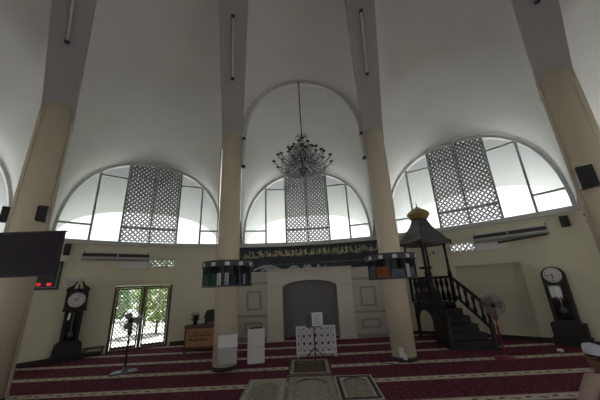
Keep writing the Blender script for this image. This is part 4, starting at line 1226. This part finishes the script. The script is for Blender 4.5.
# ------------------------------------------------------------------ prayer rugs
def rug(corners, lab, cols, border=.10):
    """corners: far-left, far-right, near-right, near-left on the floor"""
    fl, fr, nr, nl = [Vector((x, y, 0)) for x, y in corners]
    c = (fl + fr + nr + nl) / 4; t = thing('prayer_rug', lab, 'rug', c)
    def P(u, v, z): return fl.lerp(fr, u).lerp(nl.lerp(nr, u), v) - c + Vector((0, 0, z))
    def quad(mb, u0, u1, v0, v1, z0, z1):
        q = [P(u0, v1, z0), P(u1, v1, z0), P(u1, v0, z0), P(u0, v0, z0), P(u0, v1, z1), P(u1, v1, z1), P(u1, v0, z1), P(u0, v0, z1)]
        mb.add(q, [(0,3,2,1),(4,5,6,7),(0,1,5,4),(1,2,6,5),(2,3,7,6),(3,0,4,7)])
    mb = MB(); quad(mb, 0, 1, 0, 1, .001, .010); mb.build('pile', cols[0], t)
    mb = MB(); a, b_ = .05, .05 * .8
    for (u0, u1, v0, v1) in ((a, 1-a, b_, b_+.06), (a, 1-a, 1-b_-.06, 1-b_), (a, a+.08, b_+.06, 1-b_-.06), (1-a-.08, 1-a, b_+.06, 1-b_-.06)): quad(mb, u0, u1, v0, v1, .010, .0125)
    mb.build('border', cols[1], t)
    # niche shape: field below an arch
    mb = MB(); n = 16; u0, u1 = .19, .81
    top = [(u0 + (u1 - u0) * i / n, .34 - .17 * math.sin(PI * i / n) ** .7) for i in range(n + 1)]
    mb.grid([[P(u, .90, .0125) for u, v in top], [P(u, v, .0125) for u, v in top]], smooth=False)
    mb.build('niche_field', cols[2], t)
    mb = MB()
    o1 = [(u, v - .055) for u, v in top]
    mb.grid([[P(u, v, .013) for u, v in top], [P(u, v, .013) for u, v in o1]], smooth=False)
    mb.build('arch_band', cols[3], t)
    fr_ = MB()
    for i in range(40):
        for v0, v1 in ((-.025, 0), (1, 1.025)):
            u = (i + .3) / 40; quad(fr_, u, u + .012, v0, v1, .001, .005)
    fr_.build('fringe', cols[4], t)
def rm(name, c, k=.55, s=30): return mat(name, c, .95, noise=k, nscale=s, spec=.1)
OLV = rm('rug_olive', (.45, .42, .34)); BGE = rm('rug_beige', (.68, .65, .57)); DKG = rm('rug_dark', (.12, .105, .088)); NVY = rm('rug_slate', (.085, .09, .105))
BRN = rm('rug_brown', (.19, .14, .105)); TAN = rm('rug_tan', (.55, .51, .43)); FRI = mat('rug_fringe', (.5, .46, .38), .9)
rug([(-.45, 7.90), (.55, 7.82), (.53, 6.58), (-.44, 6.61)], 'dark patterned prayer rug directly before the music stand', (DKG, TAN, BRN, OLV, FRI))
rug([(-1.20, 6.42), (-.43, 6.42), (-.41, 5.15), (-1.18, 5.15)], 'left prayer rug of the front three, beige with a pale border', (TAN, BGE, OLV, BGE, FRI))
rug([(-.40, 6.47), (.50, 6.43), (.50, 5.13), (-.40, 5.15)], 'middle prayer rug of the front three, with a dark arch', (OLV, TAN, TAN, NVY, FRI))
rug([(.52, 6.43), (1.28, 6.40), (1.22, 5.12), (.50, 5.12)], 'right prayer rug of the front three, with a slate border', (BGE, NVY, OLV, NVY, FRI))

# ------------------------------------------------------------------ small power adapter on the carpet
t = thing('power_adapter', 'small pale adapter with a cable on the carpet right of the red fan', 'adapter', (6.16, 7.48, 0), .2)
MB().box(-.07, .05, -.04, .04, 0, .06).build('housing', WPLAS, t, bevel=.01); MB().box(.06, .16, -.035, .035, 0, .045).build('plug', BLACK, t, bevel=.01)
MB().tube([(-.07, 0, .01), (-.3, .03, .008), (-.6, -.03, .008), (-.9, .05, .008)], .007, 6).build('cable', BLACK, t)

# ------------------------------------------------------------------ seated person at the right edge
SKIN = mat('brown_skin', (.16, .075, .045), .55); CLOTH = mat('beige_pink_tunic', (.50, .38, .33), .85, noise=.15, nscale=7, bump=.5, bscale=14)
CAPM = mat('white_cap', (.62, .64, .78), .8); HAIR = mat('black_hair', (.012, .011, .012), .7); SARONG = mat('dark_sarong', (.05, .045, .055), .85, noise=.4, nscale=9)
pe = thing('person', 'person in a white cap and beige tunic sitting on the carpet, back to us', 'person', (3.42, 3.62, 0), math.radians(10)); pe.scale = (1.05, 1.05, 1.06)
def skin_mesh(name, verts, edges, rad, m, root=0, sub=2, parent=pe):
    bm = bmesh.new(); ly = bm.verts.layers.skin.verify()
    vs = [bm.verts.new(v) for v in verts]
    for a, b_ in edges: bm.edges.new((vs[a], vs[b_]))
    for v, r in zip(vs, rad):
        v[ly].radius = (r, r) if not isinstance(r, tuple) else r
        v[ly].use_root = False
    vs[root][ly].use_root = True
    me = bpy.data.meshes.new(name); bm.to_mesh(me); bm.free(); me.materials.append(m)
    o = bpy.data.objects.new(name, me); COL.objects.link(o); o.parent = parent
    sk = o.modifiers.new('skin', 'SKIN'); sk.use_smooth_shade = True
    sb = o.modifiers.new('sub', 'SUBSURF'); sb.levels = sub; sb.render_levels = sub
    return o
V = []; E_ = []; R2 = []
def add(p, r, par=None):
    V.append(p); R2.append(r)
    if par is not None: E_.append((par, len(V) - 1))
    return len(V) - 1
pel = add((0, 0, .13), .13); w1 = add((0, .01, .28), (.135, .11), pel); chs = add((0, .03, .48), (.15, .11), w1); nk0 = add((0, .02, .615), .07, chs)
nk = add((0, .035, .67), .052, nk0); hd0 = add((0, .05, .74), (.070, .085), nk); hd1 = add((0, .045, .82), (.078, .092), hd0); hd2 = add((0, .04, .885), .055, hd1)
add((0, .15, .775), .012, hd0)                                                    # nose
for sx in (-1, 1): add((sx * .088, .03, .79), .014, hd1)                          # ears
for sx in (-1, 1):
    sh = add((sx * .17, .02, .575), .062, chs); el = add((sx * .27, .10, .33), .043, sh); wr = add((sx * .15, .29, .235), .028, el)
    pm = add((sx * .11, .345, .225), .030, wr)
    for f_, (dx, L) in enumerate(((-.022, .066), (-.008, .078), (.006, .072), (.020, .058))):
        k1 = add((sx * (.10 - .02) + sx * dx, .345 + L * .55 + .03, .222), .0095, pm); add((sx * (.09 - .025) + sx * dx, .345 + L + .03, .200), .008, k1)
    th = add((sx * .085, .34, .245), .011, pm); add((sx * .06, .37, .25), .009, th)
    hp = add((sx * .09, .06, .12), .105, pel); kn = add((sx * .34, .30, .12), .07, hp); an = add((sx * -.02, .36 + .05 * sx, .055), .042, kn); add((sx * -.12, .40 + .05 * sx, .04), .03, an)
skin_mesh('body', V, E_, R2, SKIN)
V2 = []; E2 = []; R3 = []
def add2(p, r, par=None):
    V2.append(p); R3.append(r)
    if par is not None: E2.append((par, len(V2) - 1))
    return len(V2) - 1
a0 = add2((0, 0, .12), (.20, .17)); a1 = add2((0, .01, .28), (.175, .145), a0); a2 = add2((0, .025, .47), (.18, .14), a1); a3 = add2((0, .02, .625), (.105, .095), a2); add2((0, .03, .65), .068, a3)
for sx in (-1, 1):
    s1 = add2((sx * .19, .02, .59), .085, a2); s2 = add2((sx * .28, .10, .33), .072, s1); add2((sx * .19, .27, .245), .055, s2)
skin_mesh('tunic', V2, E2, R3, CLOTH)
V2 = []; E2 = []; R3 = []
a0 = add2((0, .0, .12), (.19, .12))
for sx in (-1, 1):
    h_ = add2((sx * .12, .08, .12), .122, a0); k_ = add2((sx * .36, .30, .115), .095, h_); add2((sx * .06, .37 + .05 * sx, .075), .068, k_)
skin_mesh('sarong', V2, E2, R3, SARONG)
mb = MB(); rows = []
for r, z in ((.094, .825), (.098, .83), (.100, .85), (.097, .885), (.090, .905), (.05, .917), (.004, .920)):
    rows.append([(r * .93 * math.cos(2*PI*j/28), .042 + r * 1.06 * math.sin(2*PI*j/28), z + .012 * math.sin(2*PI*j/28) * 1) for j in range(29)])
mb.grid(rows, flip=False); mb.build('cap', CAPM, pe)
mb = MB(); rows = []
for r, z in ((.070, .765), (.084, .775), (.092, .795), (.095, .815), (.092, .835)):
    rows.append([(r * .95 * math.cos(a), .04 + r * 1.08 * math.sin(a), z) for a in [PI + PI * j / 20 + (-.15 + .3 * j / 20) for j in range(21)]])
mb.grid(rows); mb.build('hair', HAIR, pe)
for sx in (-1, 1): MB().lathe([(.002, -.011), (.010, -.004), (.010, .004), (.002, .011)], 10, (sx * .032, .128, .80)).build('eye', mat('eye_dark', (.05, .03, .02), .2), pe)
